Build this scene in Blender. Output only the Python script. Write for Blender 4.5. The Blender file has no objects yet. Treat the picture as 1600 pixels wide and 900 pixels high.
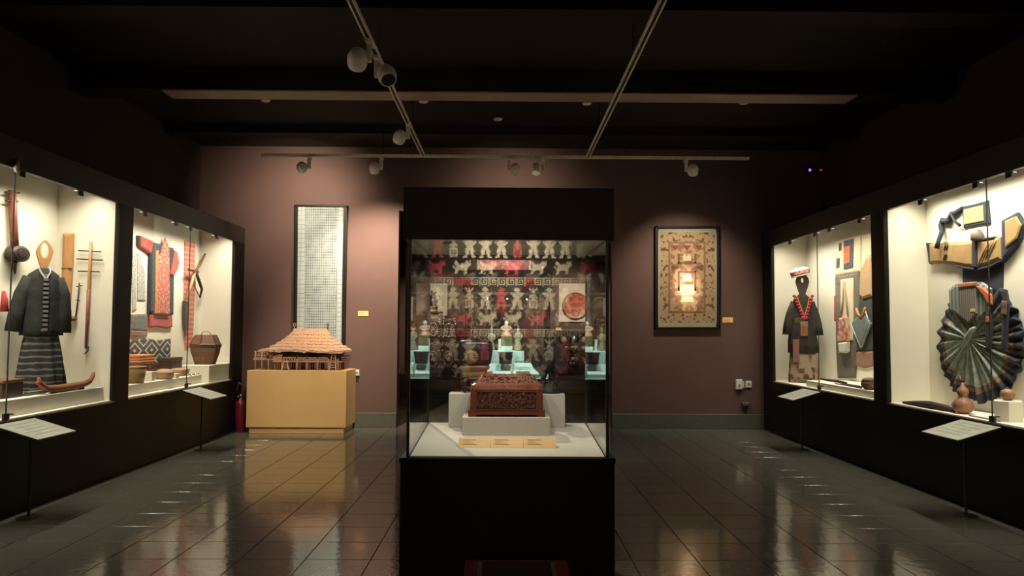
import bpy, bmesh, math, random
from mathutils import Vector, Matrix
random.seed(7)
scene = bpy.context.scene
COL = scene.collection
R = math.radians
PI = math.pi

# ------------------------------------------------------------------ camera
CAM = Vector((0.0, 0.0, 1.5))
FPX = 1240.0
cam_data = bpy.data.cameras.new('camera')
cam = bpy.data.objects.new('camera', cam_data)
COL.objects.link(cam)
cam_data.sensor_width = 36.0
cam_data.lens = 36.0 * FPX / 1600.0
cam_data.clip_start = 0.05
CROT = Matrix.Rotation(R(-0.5), 3, 'Z') @ Matrix.Rotation(R(90 + 3.05), 3, 'X') @ Matrix.Rotation(R(0.3), 3, 'Z')
cam.matrix_world = Matrix.Translation(CAM) @ CROT.to_4x4()
scene.camera = cam

# ------------------------------------------------------------------ world, exposure
world = bpy.data.worlds.new('world')
scene.world = world
world.use_nodes = True
world.node_tree.nodes['Background'].inputs[0].default_value = (0.9, 0.85, 0.75, 1)
world.node_tree.nodes['Background'].inputs[1].default_value = 0.002
scene.view_settings.view_transform = 'Standard'
scene.view_settings.look = 'None'
scene.view_settings.gamma = 1.0
scene.view_settings.use_curve_mapping = False
scene.view_settings.exposure = 0.0

WARM = (1.0, 0.84, 0.62)
CASEW = (1.0, 0.93, 0.79)
def area_light(name, loc, size, size_y, power, color, rot=(0, 0, 0), spread=180):
    d = bpy.data.lights.new(name, 'AREA')
    d.shape = 'RECTANGLE'; d.size = size; d.size_y = size_y
    d.energy = power; d.color = color
    o = bpy.data.objects.new(name, d); COL.objects.link(o)
    o.location = loc; o.rotation_euler = rot
    d.spread = R(spread)
    return o
def spot_light(name, loc, target, power, angle, blend, color=WARM, rad=0.03, parent=None):
    d = bpy.data.lights.new(name, 'SPOT')
    d.energy = power; d.spot_size = R(angle); d.spot_blend = blend
    d.color = color; d.shadow_soft_size = rad
    o = bpy.data.objects.new(name, d); COL.objects.link(o)
    o.location = loc
    o.rotation_euler = (Vector(target) - Vector(loc)).to_track_quat('-Z', 'Y').to_euler()
    return o

# ------------------------------------------------------------------ measured planes of the room (metres)
XL, XR = -3.96, 4.00          # fronts of the wall cases
XLB, XRB, XRB2 = -4.60, 4.46, 4.66        # back panels of the wall cases
XLW, XRW = -4.76, 4.95        # side walls
YB = 12.30                    # back wall
YF = -2.60                    # wall behind the photographer
ZC = 4.35
L1, L2, L3, L4 = 4.90, 8.14, 8.44, 11.64      # left case bays
R1, R2, R3, R4 = 5.10, 8.32, 8.61, 11.87      # right case bays

# case lamps (strip fittings hidden behind the case headers)
for nm_, x, y0, y1, pw in (('strip_left_near', XL - 0.17, L1, L2, 50), ('strip_left_far', XL - 0.17, L3, 11.95, 56),
                           ('strip_right_near', XR + 0.15, R1, R2, 48), ('strip_right_far', XR + 0.15, R3, 12.1, 50)):
    area_light(nm_, (x, (y0 + y1) / 2, 2.95), 0.12, (y1 - y0) - 0.3, pw, CASEW, (0, R(9) if x < 0 else R(-9), 0), 125)
# lamps under the header of the two free-standing cases
for k in (-1, 0, 1):
    spot_light('showcase_beam', (-.02 + .3 * k, 4.40, 1.968), (-.02 + .2 * k, 4.85, .95), 13, 125, 1.0, (1, 0.92, 0.78), .010)
    spot_light('rear_case_beam', (.03 + .28 * k, 9.27, 1.95), (.03 + .22 * k, 9.7, 1.05), 20, 140, 1.0, (0.72, 1.0, 0.93), .012)

# ------------------------------------------------------------------ pixel helpers: a pixel of the 1600x900 photograph onto a real plane
def ray(px, py):
    return CROT @ Vector(((px - 800) / FPX, (450 - py) / FPX, -1.0))
def onX(px, py, X):
    d = ray(px, py); t = (X - CAM.x) / d.x
    return CAM + d * t
def onY(px, py, Y):
    d = ray(px, py); t = (Y - CAM.y) / d.y
    return CAM + d * t
def onZ(px, py, Z):
    d = ray(px, py); t = (Z - CAM.z) / d.z
    return CAM + d * t

# ------------------------------------------------------------------ materials
MATS = {}
def _n(nt, t, **kw):
    n = nt.nodes.new(t)
    for k, v in kw.items():
        setattr(n, k, v)
    return n
def _math(nt, op, a, b=None, c=None):
    n = nt.nodes.new('ShaderNodeMath'); n.operation = op
    for i, x in enumerate((a, b, c)):
        if x is None: continue
        if isinstance(x, (int, float)): n.inputs[i].default_value = x
        else: nt.links.new(x, n.inputs[i])
    return n.outputs[0]
def c4(c):
    return (c[0], c[1], c[2], 1.0)
def srgb(r, g, b):
    f = lambda x: (x / 255 / 12.92) if x / 255 <= 0.04045 else ((x / 255 + 0.055) / 1.055) ** 2.4
    return (f(r), f(g), f(b))
def mk(name, col, rough=0.6, metal=0.0, pat='noise', c2=None, scale=12.0, su=1.0, sv=1.0, bump=0.1, bscale=None, spec=0.5, thr=0.5, coat=0.0):
    if name in MATS: return MATS[name]
    m = bpy.data.materials.new(name); m.use_nodes = True
    nt = m.node_tree; b = nt.nodes['Principled BSDF']
    b.inputs['Roughness'].default_value = rough
    b.inputs['Metallic'].default_value = metal
    b.inputs['Specular IOR Level'].default_value = spec
    b.inputs['Coat Weight'].default_value = coat
    if c2 is None: c2 = tuple(x * 0.78 for x in col)
    tc = _n(nt, 'ShaderNodeTexCoord'); sep = _n(nt, 'ShaderNodeSeparateXYZ')
    nt.links.new(tc.outputs['Object'], sep.inputs[0])
    U = _math(nt, 'MULTIPLY', _math(nt, 'ADD', sep.outputs[0], sep.outputs[1]), scale * su)
    V = _math(nt, 'MULTIPLY', sep.outputs[2], scale * sv)
    mp_ = _n(nt, 'ShaderNodeMapping'); nt.links.new(tc.outputs['Object'], mp_.inputs[0])
    mp_.inputs['Scale'].default_value = (scale * su, scale * su, scale * sv)
    def noise(vec, detail=4, s=1.0):
        n = _n(nt, 'ShaderNodeTexNoise'); n.inputs['Scale'].default_value = s; n.inputs['Detail'].default_value = detail
        nt.links.new(vec, n.inputs['Vector']); return n.outputs['Fac']
    def smooth(x, a, bb):
        n = _n(nt, 'ShaderNodeMapRange'); n.inputs[1].default_value = a; n.inputs[2].default_value = bb
        nt.links.new(x, n.inputs[0]); return n.outputs[0]
    fr = lambda x: _math(nt, 'FRACT', x)
    if pat == 'noise':
        fac = smooth(noise(mp_.outputs[0]), 0.3, 0.7)
    elif pat == 'hstripe':
        w = _math(nt, 'ADD', V, _math(nt, 'MULTIPLY', noise(mp_.outputs[0], 2, 0.6), 0.5))
        fac = smooth(fr(w), thr - 0.08, thr + 0.08)
    elif pat == 'vstripe':
        fac = smooth(fr(U), thr - 0.08, thr + 0.08)
    elif pat == 'diamond':
        a = _math(nt, 'ABSOLUTE', _math(nt, 'SUBTRACT', fr(U), 0.5)); c = _math(nt, 'ABSOLUTE', _math(nt, 'SUBTRACT', fr(V), 0.5))
        s = fr(_math(nt, 'MULTIPLY', _math(nt, 'ADD', a, c), 3.0))
        fac = _math(nt, 'GREATER_THAN', s, thr)
    elif pat == 'grid':
        fac = _math(nt, 'MAXIMUM', _math(nt, 'GREATER_THAN', fr(U), thr), _math(nt, 'GREATER_THAN', fr(V), thr))
        fac = _math(nt, 'MULTIPLY', fac, smooth(noise(mp_.outputs[0], 3, 0.35), 0.1, 0.65))
    elif pat == 'check':
        a = _math(nt, 'GREATER_THAN', fr(U), 0.5); c = _math(nt, 'GREATER_THAN', fr(V), 0.5)
        fac = _math(nt, 'ABSOLUTE', _math(nt, 'SUBTRACT', a, c))
    elif pat == 'damask':
        cb = _n(nt, 'ShaderNodeCombineXYZ')
        nt.links.new(_math(nt, 'ABSOLUTE', U), cb.inputs[0]); nt.links.new(V, cb.inputs[1])
        fac = smooth(noise(cb.outputs[0], 2), thr - 0.03, thr + 0.03)
    elif pat == 'patch':
        vo = _n(nt, 'ShaderNodeTexVoronoi'); vo.distance = 'CHEBYCHEV'; vo.inputs['Scale'].default_value = 1.0
        vo.inputs['Randomness'].default_value = 0.6
        nt.links.new(mp_.outputs[0], vo.inputs['Vector'])
        sp = _n(nt, 'ShaderNodeSeparateColor'); nt.links.new(vo.outputs['Color'], sp.inputs[0])
        fac = smooth(sp.outputs[0], 0.3, 0.7)
    elif pat == 'weave':
        a = _math(nt, 'SINE', _math(nt, 'MULTIPLY', U, 6.283)); c = _math(nt, 'SINE', _math(nt, 'MULTIPLY', V, 6.283))
        fac = smooth(_math(nt, 'MULTIPLY', a, c), -0.5, 0.5)
    mix = _n(nt, 'ShaderNodeMix'); mix.data_type = 'RGBA'
    mix.inputs['A'].default_value = c4(col); mix.inputs['B'].default_value = c4(c2)
    nt.links.new(fac, mix.inputs['Factor'])
    nt.links.new(mix.outputs['Result'], b.inputs['Base Color'])
    if bump:
        bn = _n(nt, 'ShaderNodeBump'); bn.inputs['Strength'].default_value = bump; bn.inputs['Distance'].default_value = 0.01
        nz = _n(nt, 'ShaderNodeTexNoise'); nz.inputs['Scale'].default_value = bscale or scale * 3; nz.inputs['Detail'].default_value = 3
        nt.links.new(tc.outputs['Object'], nz.inputs['Vector'])
        nt.links.new(nz.outputs['Fac'], bn.inputs['Height'])
        nt.links.new(bn.outputs[0], b.inputs['Normal'])
    MATS[name] = m
    return m
def emis(name, col, strength):
    if name in MATS: return MATS[name]
    m = bpy.data.materials.new(name); m.use_nodes = True
    b = m.node_tree.nodes['Principled BSDF']
    b.inputs['Base Color'].default_value = c4(col)
    b.inputs['Emission Color'].default_value = c4(col)
    b.inputs['Emission Strength'].default_value = strength
    MATS[name] = m
    return m
def glass_mat(name, tint, f0=0.045, graze=0.9):
    m = bpy.data.materials.new(name); m.use_nodes = True
    nt = m.node_tree
    nt.nodes.remove(nt.nodes['Principled BSDF'])
    out = nt.nodes['Material Output']
    g = _n(nt, 'ShaderNodeNewGeometry')
    dp = _n(nt, 'ShaderNodeVectorMath', operation='DOT_PRODUCT')
    nt.links.new(g.outputs['Normal'], dp.inputs[0]); nt.links.new(g.outputs['Incoming'], dp.inputs[1])
    c = _math(nt, 'ABSOLUTE', dp.outputs['Value'])
    p = _math(nt, 'POWER', _math(nt, 'SUBTRACT', 1.0, c), 5.0)
    F = _math(nt, 'ADD', f0, _math(nt, 'MULTIPLY', p, graze))
    tr = _n(nt, 'ShaderNodeBsdfTransparent'); tr.inputs[0].default_value = c4(tint)
    gl = _n(nt, 'ShaderNodeBsdfGlossy'); gl.inputs['Roughness'].default_value = 0.0; gl.inputs['Color'].default_value = (1, 1, 1, 1)
    mx = _n(nt, 'ShaderNodeMixShader')
    nt.links.new(F, mx.inputs[0]); nt.links.new(tr.outputs[0], mx.inputs[1]); nt.links.new(gl.outputs[0], mx.inputs[2])
    nt.links.new(mx.outputs[0], out.inputs['Surface'])
    MATS[name] = m
    return m

BLACK = mk('black_lacquer', (0.0068, 0.006, 0.0055), 0.5, c2=(0.005, 0.0045, 0.004), scale=3, bump=0.02, spec=0.25)
BLACKR = mk('black_satin', (0.028, 0.022, 0.021), 0.5, c2=(0.022, 0.018, 0.017), scale=3, bump=0.02, spec=0.35)
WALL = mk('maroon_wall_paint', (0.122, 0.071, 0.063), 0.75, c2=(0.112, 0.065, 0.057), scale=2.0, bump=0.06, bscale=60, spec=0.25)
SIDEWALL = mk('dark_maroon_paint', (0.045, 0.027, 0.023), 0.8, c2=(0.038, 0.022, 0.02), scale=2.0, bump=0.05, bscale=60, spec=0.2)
CEIL = mk('black_ceiling_paint', (0.021, 0.012, 0.010), 0.85, c2=(0.017, 0.010, 0.008), scale=2.0, bump=0.05, bscale=50, spec=0.2)
BEAMM = mk('beam_bounce_tint', (0.38, 0.26, 0.20), 0.8, scale=3.0, bump=0.05, spec=0.2)  # pale brown that carries the bounced light on the beam underside
GRANITE = mk('green_grey_stone', (0.105, 0.108, 0.09), 0.35, c2=(0.075, 0.08, 0.068), scale=30, bump=0.03)
TILE = mk('olive_grey_tile', (0.13, 0.122, 0.095), 0.11, c2=(0.105, 0.102, 0.08), scale=5, bump=0.10, bscale=14, spec=0.65)
GROUT = mk('dark_grout', (0.03, 0.027, 0.022), 0.8, scale=20)
CREAM = mk('cream_case_lining', (0.80, 0.755, 0.62), 0.7, c2=(0.77, 0.725, 0.59), scale=1.5, bump=0.02, spec=0.2)
CREAMP = mk('cream_painted_plinth', (0.78, 0.74, 0.62), 0.6, c2=(0.74, 0.70, 0.58), scale=3, bump=0.02, spec=0.3)
DECKW = mk('off_white_deck', (0.62, 0.60, 0.53), 0.6, c2=(0.58, 0.56, 0.49), scale=3, bump=0.03)
GLASS = glass_mat('clear_case_glass', (0.985, 0.995, 0.985), 0.042)
GLASSW = glass_mat('clear_wall_case_glass', (0.99, 0.995, 0.985), 0.012, 0.3)
METAL = mk('brushed_steel', (0.42, 0.41, 0.38), 0.3, 1.0, scale=30, bump=0.03)
DMETAL = mk('dark_metal', (0.05, 0.05, 0.045), 0.4, 0.6, scale=20, bump=0.03)
TRACKM = mk('grey_white_enamel', (0.75, 0.68, 0.57), 0.5, scale=20, bump=0.02)
GOLD = mk('gold_caption_card', (0.92, 0.57, 0.21), 0.5, c2=(0.88, 0.53, 0.19), scale=8, bump=0.02)
INK = mk('brown_ink', (0.42, 0.27, 0.11), 0.7, scale=10, bump=0)
WHITEP = mk('white_plastic', (0.72, 0.70, 0.64), 0.4, scale=10, bump=0.02)

# ------------------------------------------------------------------ mesh builder
class MB:
    def __init__(s): s.v = []; s.f = []
    def box(s, x0, x1, y0, y1, z0, z1, M=None):
        b = len(s.v)
        for z in (z0, z1):
            for (x, y) in ((x0, y0), (x1, y0), (x1, y1), (x0, y1)):
                p = Vector((x, y, z)); s.v.append(tuple(M @ p) if M else tuple(p))
        for q in ((0, 3, 2, 1), (4, 5, 6, 7), (0, 1, 5, 4), (1, 2, 6, 5), (2, 3, 7, 6), (3, 0, 4, 7)):
            s.f.append(tuple(b + i for i in q))
        return s
    def bar(s, a, b, w, h, up=(0, 0, 1)):
        a = Vector(a); b = Vector(b); d = (b - a); L = d.length; d.normalize()
        up = Vector(up); x = d.cross(up)
        if x.length < 1e-4: x = d.cross(Vector((1, 0, 0)))
        x.normalize(); y = x.cross(d)
        M = Matrix((x, d, y)).transposed().to_4x4(); M.translation = a
        return s.box(-w / 2, w / 2, 0, L, -h / 2, h / 2, M)
    def loft(s, rings, cap=True):
        b = len(s.v); n = len(rings[0])
        for r in rings: s.v.extend(tuple(p) for p in r)
        for i in range(len(rings) - 1):
            for j in range(n):
                k = (j + 1) % n
                s.f.append((b + i * n + j, b + i * n + k, b + (i + 1) * n + k, b + (i + 1) * n + j))
        if cap:
            s.f.append(tuple(b + j for j in reversed(range(n))))
            s.f.append(tuple(b + (len(rings) - 1) * n + j for j in range(n)))
        return s
    def lathe(s, prof, n=20, c=(0, 0, 0), sx=1.0, sy=1.0, fn=None):
        rings = []
        for (r, z) in prof:
            ring = []
            for j in range(n):
                a = 2 * PI * j / n
                k = fn(a, z) if fn else 1.0
                ring.append((c[0] + r * k * sx * math.cos(a), c[1] + r * k * sy * math.sin(a), c[2] + z))
            rings.append(ring)
        return s.loft(rings)
    def tube(s, pts, rad, n=8):
        pts = [Vector(p) for p in pts]
        if isinstance(rad, (int, float)): rad = [rad] * len(pts)
        rings = []; prev = None
        for i, p in enumerate(pts):
            t = (pts[min(i + 1, len(pts) - 1)] - pts[max(i - 1, 0)])
            t.normalize()
            if prev is None:
                x = t.cross(Vector((0.13, 0.31, 0.94)))
                if x.length < 0.05: x = t.cross(Vector((1, 0, 0)))
            else:
                x = prev - t * prev.dot(t)
            x.normalize(); prev = x; y = t.cross(x)
            rings.append([p + (x * math.cos(2 * PI * j / n) + y * math.sin(2 * PI * j / n)) * rad[i] for j in range(n)])
        return s.loft(rings)
    def ell(s, c, r, n=10, m=6, M=None):
        prof = []
        rings = []
        for i in range(m + 1):
            t = -PI / 2 + PI * (0.04 + 0.92 * i / m)
            ring = []
            for j in range(n):
                a = 2 * PI * j / n
                p = Vector((r[0] * math.cos(t) * math.cos(a), r[1] * math.cos(t) * math.sin(a), r[2] * math.sin(t)))
                if M: p = M @ p
                ring.append(tuple(Vector(c) + p))
            rings.append(ring)
        return s.loft(rings)
    def prism(s, pts, w0, w1, mp=None, inset=0.0, depth=0.0):
        mp = mp or (lambda u, v, w: (u, -w, v))
        b = len(s.v); n = len(pts)
        ar = sum(pts[i][0] * pts[(i + 1) % n][1] - pts[(i + 1) % n][0] * pts[i][1] for i in range(n))
        if ar < 0: pts = pts[::-1]
        for w in (w0, w1):
            for (u, v) in pts: s.v.append(tuple(mp(u, v, w)))
        s.f.append(tuple(b + j for j in reversed(range(n))))
        if inset:
            for j in range(n):
                p0 = Vector(pts[j - 1]); p1 = Vector(pts[j]); p2 = Vector(pts[(j + 1) % n])
                e1 = (p1 - p0).normalized(); e2 = (p2 - p1).normalized()
                n1 = Vector((-e1.y, e1.x)); n2 = Vector((-e2.y, e2.x))
                d = n1 + n2
                d = d / max(0.5, d.length_squared / 2) if d.length > 1e-3 else n1
                q = p1 + d * inset
                s.v.append(tuple(mp(q.x, q.y, w1 + depth)))
            for j in range(n):
                k = (j + 1) % n
                s.f.append((b + n + j, b + n + k, b + 2 * n + k, b + 2 * n + j))
            s.f.append(tuple(b + 2 * n + j for j in range(n)))
        else:
            s.f.append(tuple(b + n + j for j in range(n)))
        for j in range(n):
            k = (j + 1) % n
            s.f.append((b + j, b + k, b + n + k, b + n + j))
        return s
    def mesh(s, name, bevel=0.0, segs=1):
        me = bpy.data.meshes.new(name)
        me.from_pydata(s.v, [], s.f); me.update()
        bm = bmesh.new(); bm.from_mesh(me)
        bmesh.ops.recalc_face_normals(bm, faces=bm.faces)
        if bevel:
            bmesh.ops.bevel(bm, geom=list(bm.edges), offset=bevel, segments=segs, affect='EDGES', profile=0.6)
        bm.to_mesh(me); bm.free()
        return me
def link(name, me, mat, parent=None, loc=None, smooth=False):
    o = bpy.data.objects.new(name, me); COL.objects.link(o)
    if mat and not me.materials: me.materials.append(mat)
    if parent: o.parent = parent
    if loc is not None: o.location = loc
    if smooth:
        for p in me.polygons: p.use_smooth = True
    return o
def obj(name, mb, mat, parent=None, loc=None, bevel=0.0, smooth=False, segs=1):
    return link(name, mb.mesh(name, bevel, segs), mat, parent, loc, smooth)
def tag(o, label, cat, group=None, kind=None):
    o['label'] = label; o['category'] = cat
    if group: o['group'] = group
    if kind: o['kind'] = kind
    return o
def thing(name, label, cat, loc=(0, 0, 0), rotz=0.0, group=None):
    o = bpy.data.objects.new(name, None); COL.objects.link(o)
    o.empty_display_size = 0.1
    o.location = loc; o.rotation_euler = (0, 0, rotz)
    return tag(o, label, cat, group)
def struct(name, mb, mat, parent=None, bevel=0.0):
    o = obj(name, mb, mat, parent, bevel=bevel)
    if not parent: o['kind'] = 'structure'
    return o
def box(*a): return MB().box(*a)

# things that hang on a plane of the room: side L / R (case back panels), B (a panel facing the camera)
def uvp(side, px, py, plane):
    if side == 'L': p = onX(px, py, plane); return (p.y, p.z)
    if side == 'R': p = onX(px, py, plane); return (-p.y, p.z)
    p = onY(px, py, plane); return (p.x, p.z)
def wpos(side, u, v, plane):
    return {'L': (plane, u, v), 'R': (plane, -u, v), 'B': (u, plane, v)}[side]
def mapper(side):
    return {'L': (lambda u, v, w: (w, u, v)), 'R': (lambda u, v, w: (-w, -u, v)), 'B': (lambda u, v, w: (u, -w, v))}[side]
FR = {}
def hung(name, label, cat, side, plane, px, py, group=None):
    u, v = uvp(side, px, py, plane)
    t = thing(name, label, cat, wpos(side, u, v, plane), 0, group)
    FR[t.name] = (side, plane, u, v)
    return t
def puv(t, pix):
    side, plane, u0, v0 = FR[t.name]
    out = []
    for (a, b) in pix:
        u, v = uvp(side, a, b, plane); out.append((u - u0, v - v0))
    return out
def flat(t, name, pix, mat, thick=0.015, off=0.0, puff=0.006, inset=0.012, label=None, parent=None):
    mb = MB().prism(puv(t, pix), off, off + thick, mapper(FR[t.name][0]), inset, puff)
    o = obj(name, mb, mat, parent or t)
    if label: o['label'] = label
    return o
def wtube(t, name, pix, rad, mat, off=0.02, n=8, parent=None, offs=None, smooth=True):
    m = mapper(FR[t.name][0])
    pts = [m(u, v, (offs[i] if offs else off)) for i, (u, v) in enumerate(puv(t, pix))]
    return obj(name, MB().tube(pts, rad, n), mat, parent or t, smooth=smooth)
def wdisc(t, name, px, py, ru, rv, mat, off=0.0, thick=0.02, n=20, parent=None, dome=0.006):
    (u, v), = puv(t, [(px, py)])
    pts = [(u + ru * math.cos(2 * PI * i / n), v + rv * math.sin(2 * PI * i / n)) for i in range(n)]
    return obj(name, MB().prism(pts, off, off + thick, mapper(FR[t.name][0]), min(ru, rv) * 0.3, dome), mat, parent or t)

# ================================================================== THE SETTING
# ---- floor: slab with every tile a piece of its own where it shows large
YFAR = 20.3
floor = struct('floor', box(XLW - .1, XRW + .1, YF - .1, YFAR + .1, -0.12, -0.003), GROUT)
TS = 0.427
tile_mb = MB().box(-TS / 2 + .003, TS / 2 - .003, -TS / 2 + .003, TS / 2 - .003, -0.012, 0)
tile_me = tile_mb.mesh('tile', 0.0011)
tile_me.materials.append(TILE)
spots = []
x0 = -0.867 + TS / 2; y0 = 6.13 + TS / 2
for i in range(-10, 15):
    for j in range(-21, 34):
        x = x0 + i * TS; y = y0 + j * TS
        if x - TS / 2 < XLW or x + TS / 2 > XRW or y - TS / 2 < YF or y + TS / 2 > YFAR: continue
        vis = y > 4.3 and y < 12.5 and XL - .2 < x < XR + .2 and abs(x) / y < 0.70 and not (abs(x) < 0.35 and y < 6)
        spots.append((0 if vis else 1, y, x))
spots.sort()
rest = MB()
for k, (a, y, x) in enumerate(spots):
    if a == 0 and k < 300:
        o = link('tile', tile_me, None, floor, (x, y, 0))
        o.rotation_euler = (random.gauss(0, .0011), random.gauss(0, .0011), 0)
    else:
        h = TS / 2 - .003
        rest.box(x - h, x + h, y - h, y + h, -0.012, 0)
o = obj('tile_field', rest, TILE, floor); o['kind'] = 'stuff'

# ---- walls
OPX = (-1.66, 1.66); OPZ = 3.35
wb = MB().box(XLW, OPX[0], YB, YB + .2, 0, ZC).box(OPX[1], XRW, YB, YB + .2, 0, ZC).box(OPX[0], OPX[1], YB, YB + .2, OPZ, ZC)
struct('wall_back', wb, WALL)
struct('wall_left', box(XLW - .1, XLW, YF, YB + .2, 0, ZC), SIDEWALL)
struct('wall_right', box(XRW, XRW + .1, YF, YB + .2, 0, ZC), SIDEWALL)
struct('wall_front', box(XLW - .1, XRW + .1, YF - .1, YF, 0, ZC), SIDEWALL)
struct('ceiling', box(XLW - .1, XRW + .1, YF - .1, YB + .2, ZC, ZC + .1), CEIL)
struct('trim_1', box(XLW, XRW, 8.53, 8.86, 4.1, ZC), CEIL)
struct('trim_4', box(-3.75, 3.85, 8.54, 8.85, 4.085, 4.0999), BEAMM)  # light bounced onto the beam underside, painted as a paler strip
struct('trim_2', box(XLW, XRW, 6.3, 6.62, 4.1, ZC), CEIL)
struct('trim_3', box(XLW, XRW, 10.95, 11.2, 4.23, ZC), CEIL)
for nm_, a, b in (('baseboard_left', XLW, OPX[0]), ('baseboard_right', OPX[1], XRW)):
    bb = struct(nm_, box(a, b, YB - .022, YB, 0, .225), GRANITE, bevel=.004)
# ---- the room seen through the opening
FWALL = mk('brown_far_wall', (0.13, 0.082, 0.068), 0.8, scale=2, bump=0.05, spec=0.2)
struct('wall_far', box(-4.6, 4.6, YFAR + .002, YFAR + .1, 0, 3.9), FWALL)
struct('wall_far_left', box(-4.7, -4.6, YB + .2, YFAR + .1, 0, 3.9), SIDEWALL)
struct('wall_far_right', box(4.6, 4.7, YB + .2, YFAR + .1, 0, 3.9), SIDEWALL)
struct('ceiling_far', box(-4.7, 4.7, YB + .2, YFAR + .1, 3.9, 4.0), CEIL)

# ================================================================== WALL CASES
CLIP = MB().box(-.012, .012, -.035, .035, -.05, .0).box(-.012, .06, -.008, .008, -.012, .0).mesh('clip', .003)
CLIP.materials.append(DMETAL)
def wall_case(name, label, sg, xf, xb, xw, bays, y_start, joints, y_end, platforms):
    t = thing(name, label, 'display case', (xf, (bays[0][0] + bays[-1][1]) / 2, 0))
    ox, oy = t.location.x, t.location.y
    def B(nm_, xa, xb_, ya, yb, za, zb, mat, bevel=0.0):
        xa, xb_ = sorted((xa, xb_))
        return obj(nm_, box(xa - ox, xb_ - ox, ya - oy, yb - oy, za, zb), mat, t, bevel=bevel)
    zb0, zt0, ztop = 0.755, 2.785, 3.03
    B('base', xf, xw - sg * 0, y_start, y_end, 0, zb0, BLACK, .004)
    B('header', xf, xf - sg * .05, y_start, y_end, zt0, ztop, BLACKR, .004)
    B('top_board', xf - sg * .05, xw, y_start, y_end, ztop - .04, ztop, BLACKR)
    ends = [y_start] + [b for bay in bays for b in bay] + [y_end]
    for k in range(0, len(ends), 2):
        B('post', xf, xf - sg * .05, ends[k], ends[k + 1], zb0, zt0, BLACK, .003)
    xbs = xb
    for k, (ya, yb) in enumerate(bays):
        xb = xbs[k]
        last = k == len(bays) - 1
        ye = (y_end - .1) if last else yb
        ys = ya - .10 if k == 0 else ya
        B('back_panel', xb, xb - sg * .04, ys, ye, zb0, ztop - .04, CREAM)
        B('end_panel', xf - sg * .051, xb, ye, ye + .03, zb0, ztop - .04, CREAM)
        B('end_panel', xf - sg * .051, xb, ys - .03, ys, zb0, ztop - .04, CREAM)
        B('deck', xf - sg * .03, xb, ys, ye, zb0, zb0 + .012, CREAMP)
        j = joints[k]
        for (pa, pb) in ((ya, j - .004), (j + .004, yb)):
            B('glass_pane', xf - sg * .018, xf - sg * .026, pa, pb, zb0 + .004, zt0, GLASSW)
        B('joint_seal', xf - sg * .017, xf - sg * .027, j - .0035, j + .0035, zb0 + .004, zt0, DMETAL)
        # bright metal sill that carries the panes
        B('sill', xf + sg * .004, xf - sg * .03, ya, yb, zb0 - .006, zb0 + .006, METAL)
        for f in (0.1, 0.36, 0.5, 0.78):
            o = link('clip', CLIP, None, t, (xf - sg * .03 - ox, ya + (yb - ya) * f - oy, zt0 + .002))
            o.rotation_euler = (0, 0, 0 if sg < 0 else PI)
        o = link('clip', CLIP, None, t, (xf - sg * .022 - ox, j - oy, zb0 + .06))
        # bracket light fitting above the header
        fit = B('light_fitting', xf - sg * .09, xf - sg * .24, ya + .1, yb - .1, 2.962, 2.988, WHITEP)
    return t
caseL = wall_case('wall_display_case', 'long black wall case with lit cream lining on the left wall', 1, XL, (XLB, XLB), XLW,
                  [(L1, L2), (L3, L4)], 4.6, [6.42, 10.02], 12.05, None)
caseR = wall_case('wall_display_case', 'long black wall case with lit cream lining on the right wall', -1, XR, (XRB, XRB2), XRW,
                  [(R1, R2), (R3, R4)], 4.8, [6.55, 10.16], 12.28, None)
# oval metal plate on the left header
mb = MB(); pts = [(.03 * math.cos(a * PI / 6), .055 * math.sin(a * PI / 6)) for a in range(12)]
p = onX(24, 259, XL)
mb.prism(pts, 0, .02, lambda u, v, w: (w, u, v), .01, .006)
o = obj('oval_plate', mb, METAL, caseL, (0, p.y - caseL.location.y, p.z)); o['label'] = 'small oval metal plate on the black header'

# ---- label panels on thin posts in front of the cases
PAPER = mk('grey_label_sheet', (0.52, 0.53, 0.43), 0.4, c2=(0.40, 0.41, 0.33), scale=7, bump=0.02)
def label_stand(label, sg, xf, ya, yb):
    t = thing('label_stand', label, 'label stand', (xf + sg * .2, (ya + yb) / 2, 0), 0, 'slanted label panels on posts')
    w = (yb - ya) / 2
    a = Vector((-sg * .14, 0, .752)); b = Vector((sg * .21, 0, .646))
    d = (b - a).normalized(); n = Vector((-d.z * sg, 0, d.x * sg)); n = n if n.z > 0 else -n
    def slab(nm_, s0, s1, hy, t0, t1, mat):
        mb = MB(); pts = []
        for tt in (t0, t1):
            for (ss, yy) in ((s0, -hy), (s1, -hy), (s1, hy), (s0, hy)):
                pts.append(tuple(a + d * ss + n * tt + Vector((0, yy, 0))))
        mb.v = pts; mb.f = [(0, 3, 2, 1), (4, 5, 6, 7), (0, 1, 5, 4), (1, 2, 6, 5), (2, 3, 7, 6), (3, 0, 4, 7)]
        return obj(nm_, mb, mat, t)
    Ls = (b - a).length
    slab('tray', 0, Ls, w, -.012, 0, DMETAL)
    slab('label_sheet', .004, Ls - .004, w - .004, 0.0, .003, PAPER)
    INKG = mk('grey_print', (0.38, 0.39, 0.32), 0.6, scale=20, bump=0)
    for q in range(5):
        slab('print_line', .05 + q * .055, .07 + q * .055, w * (.75 - .12 * (q % 3)), .003, .0036, INKG)
    obj('post', MB().tube([(0, 0, 0.01), (0, 0, .69)], .012, 10), DMETAL, t)
    obj('foot_plate', MB().lathe([(.09, 0), (.09, .006), (.02, .012)], 20), DMETAL, t)
label_stand('slanted label panel on a post before the near left case bay', 1, XL, 6.13, 6.67)
label_stand('slanted label panel on a post before the far left case bay', 1, XL, 9.68, 10.25)
label_stand('slanted label panel on a post before the far right case bay', -1, XR, 9.9, 10.48)
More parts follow.
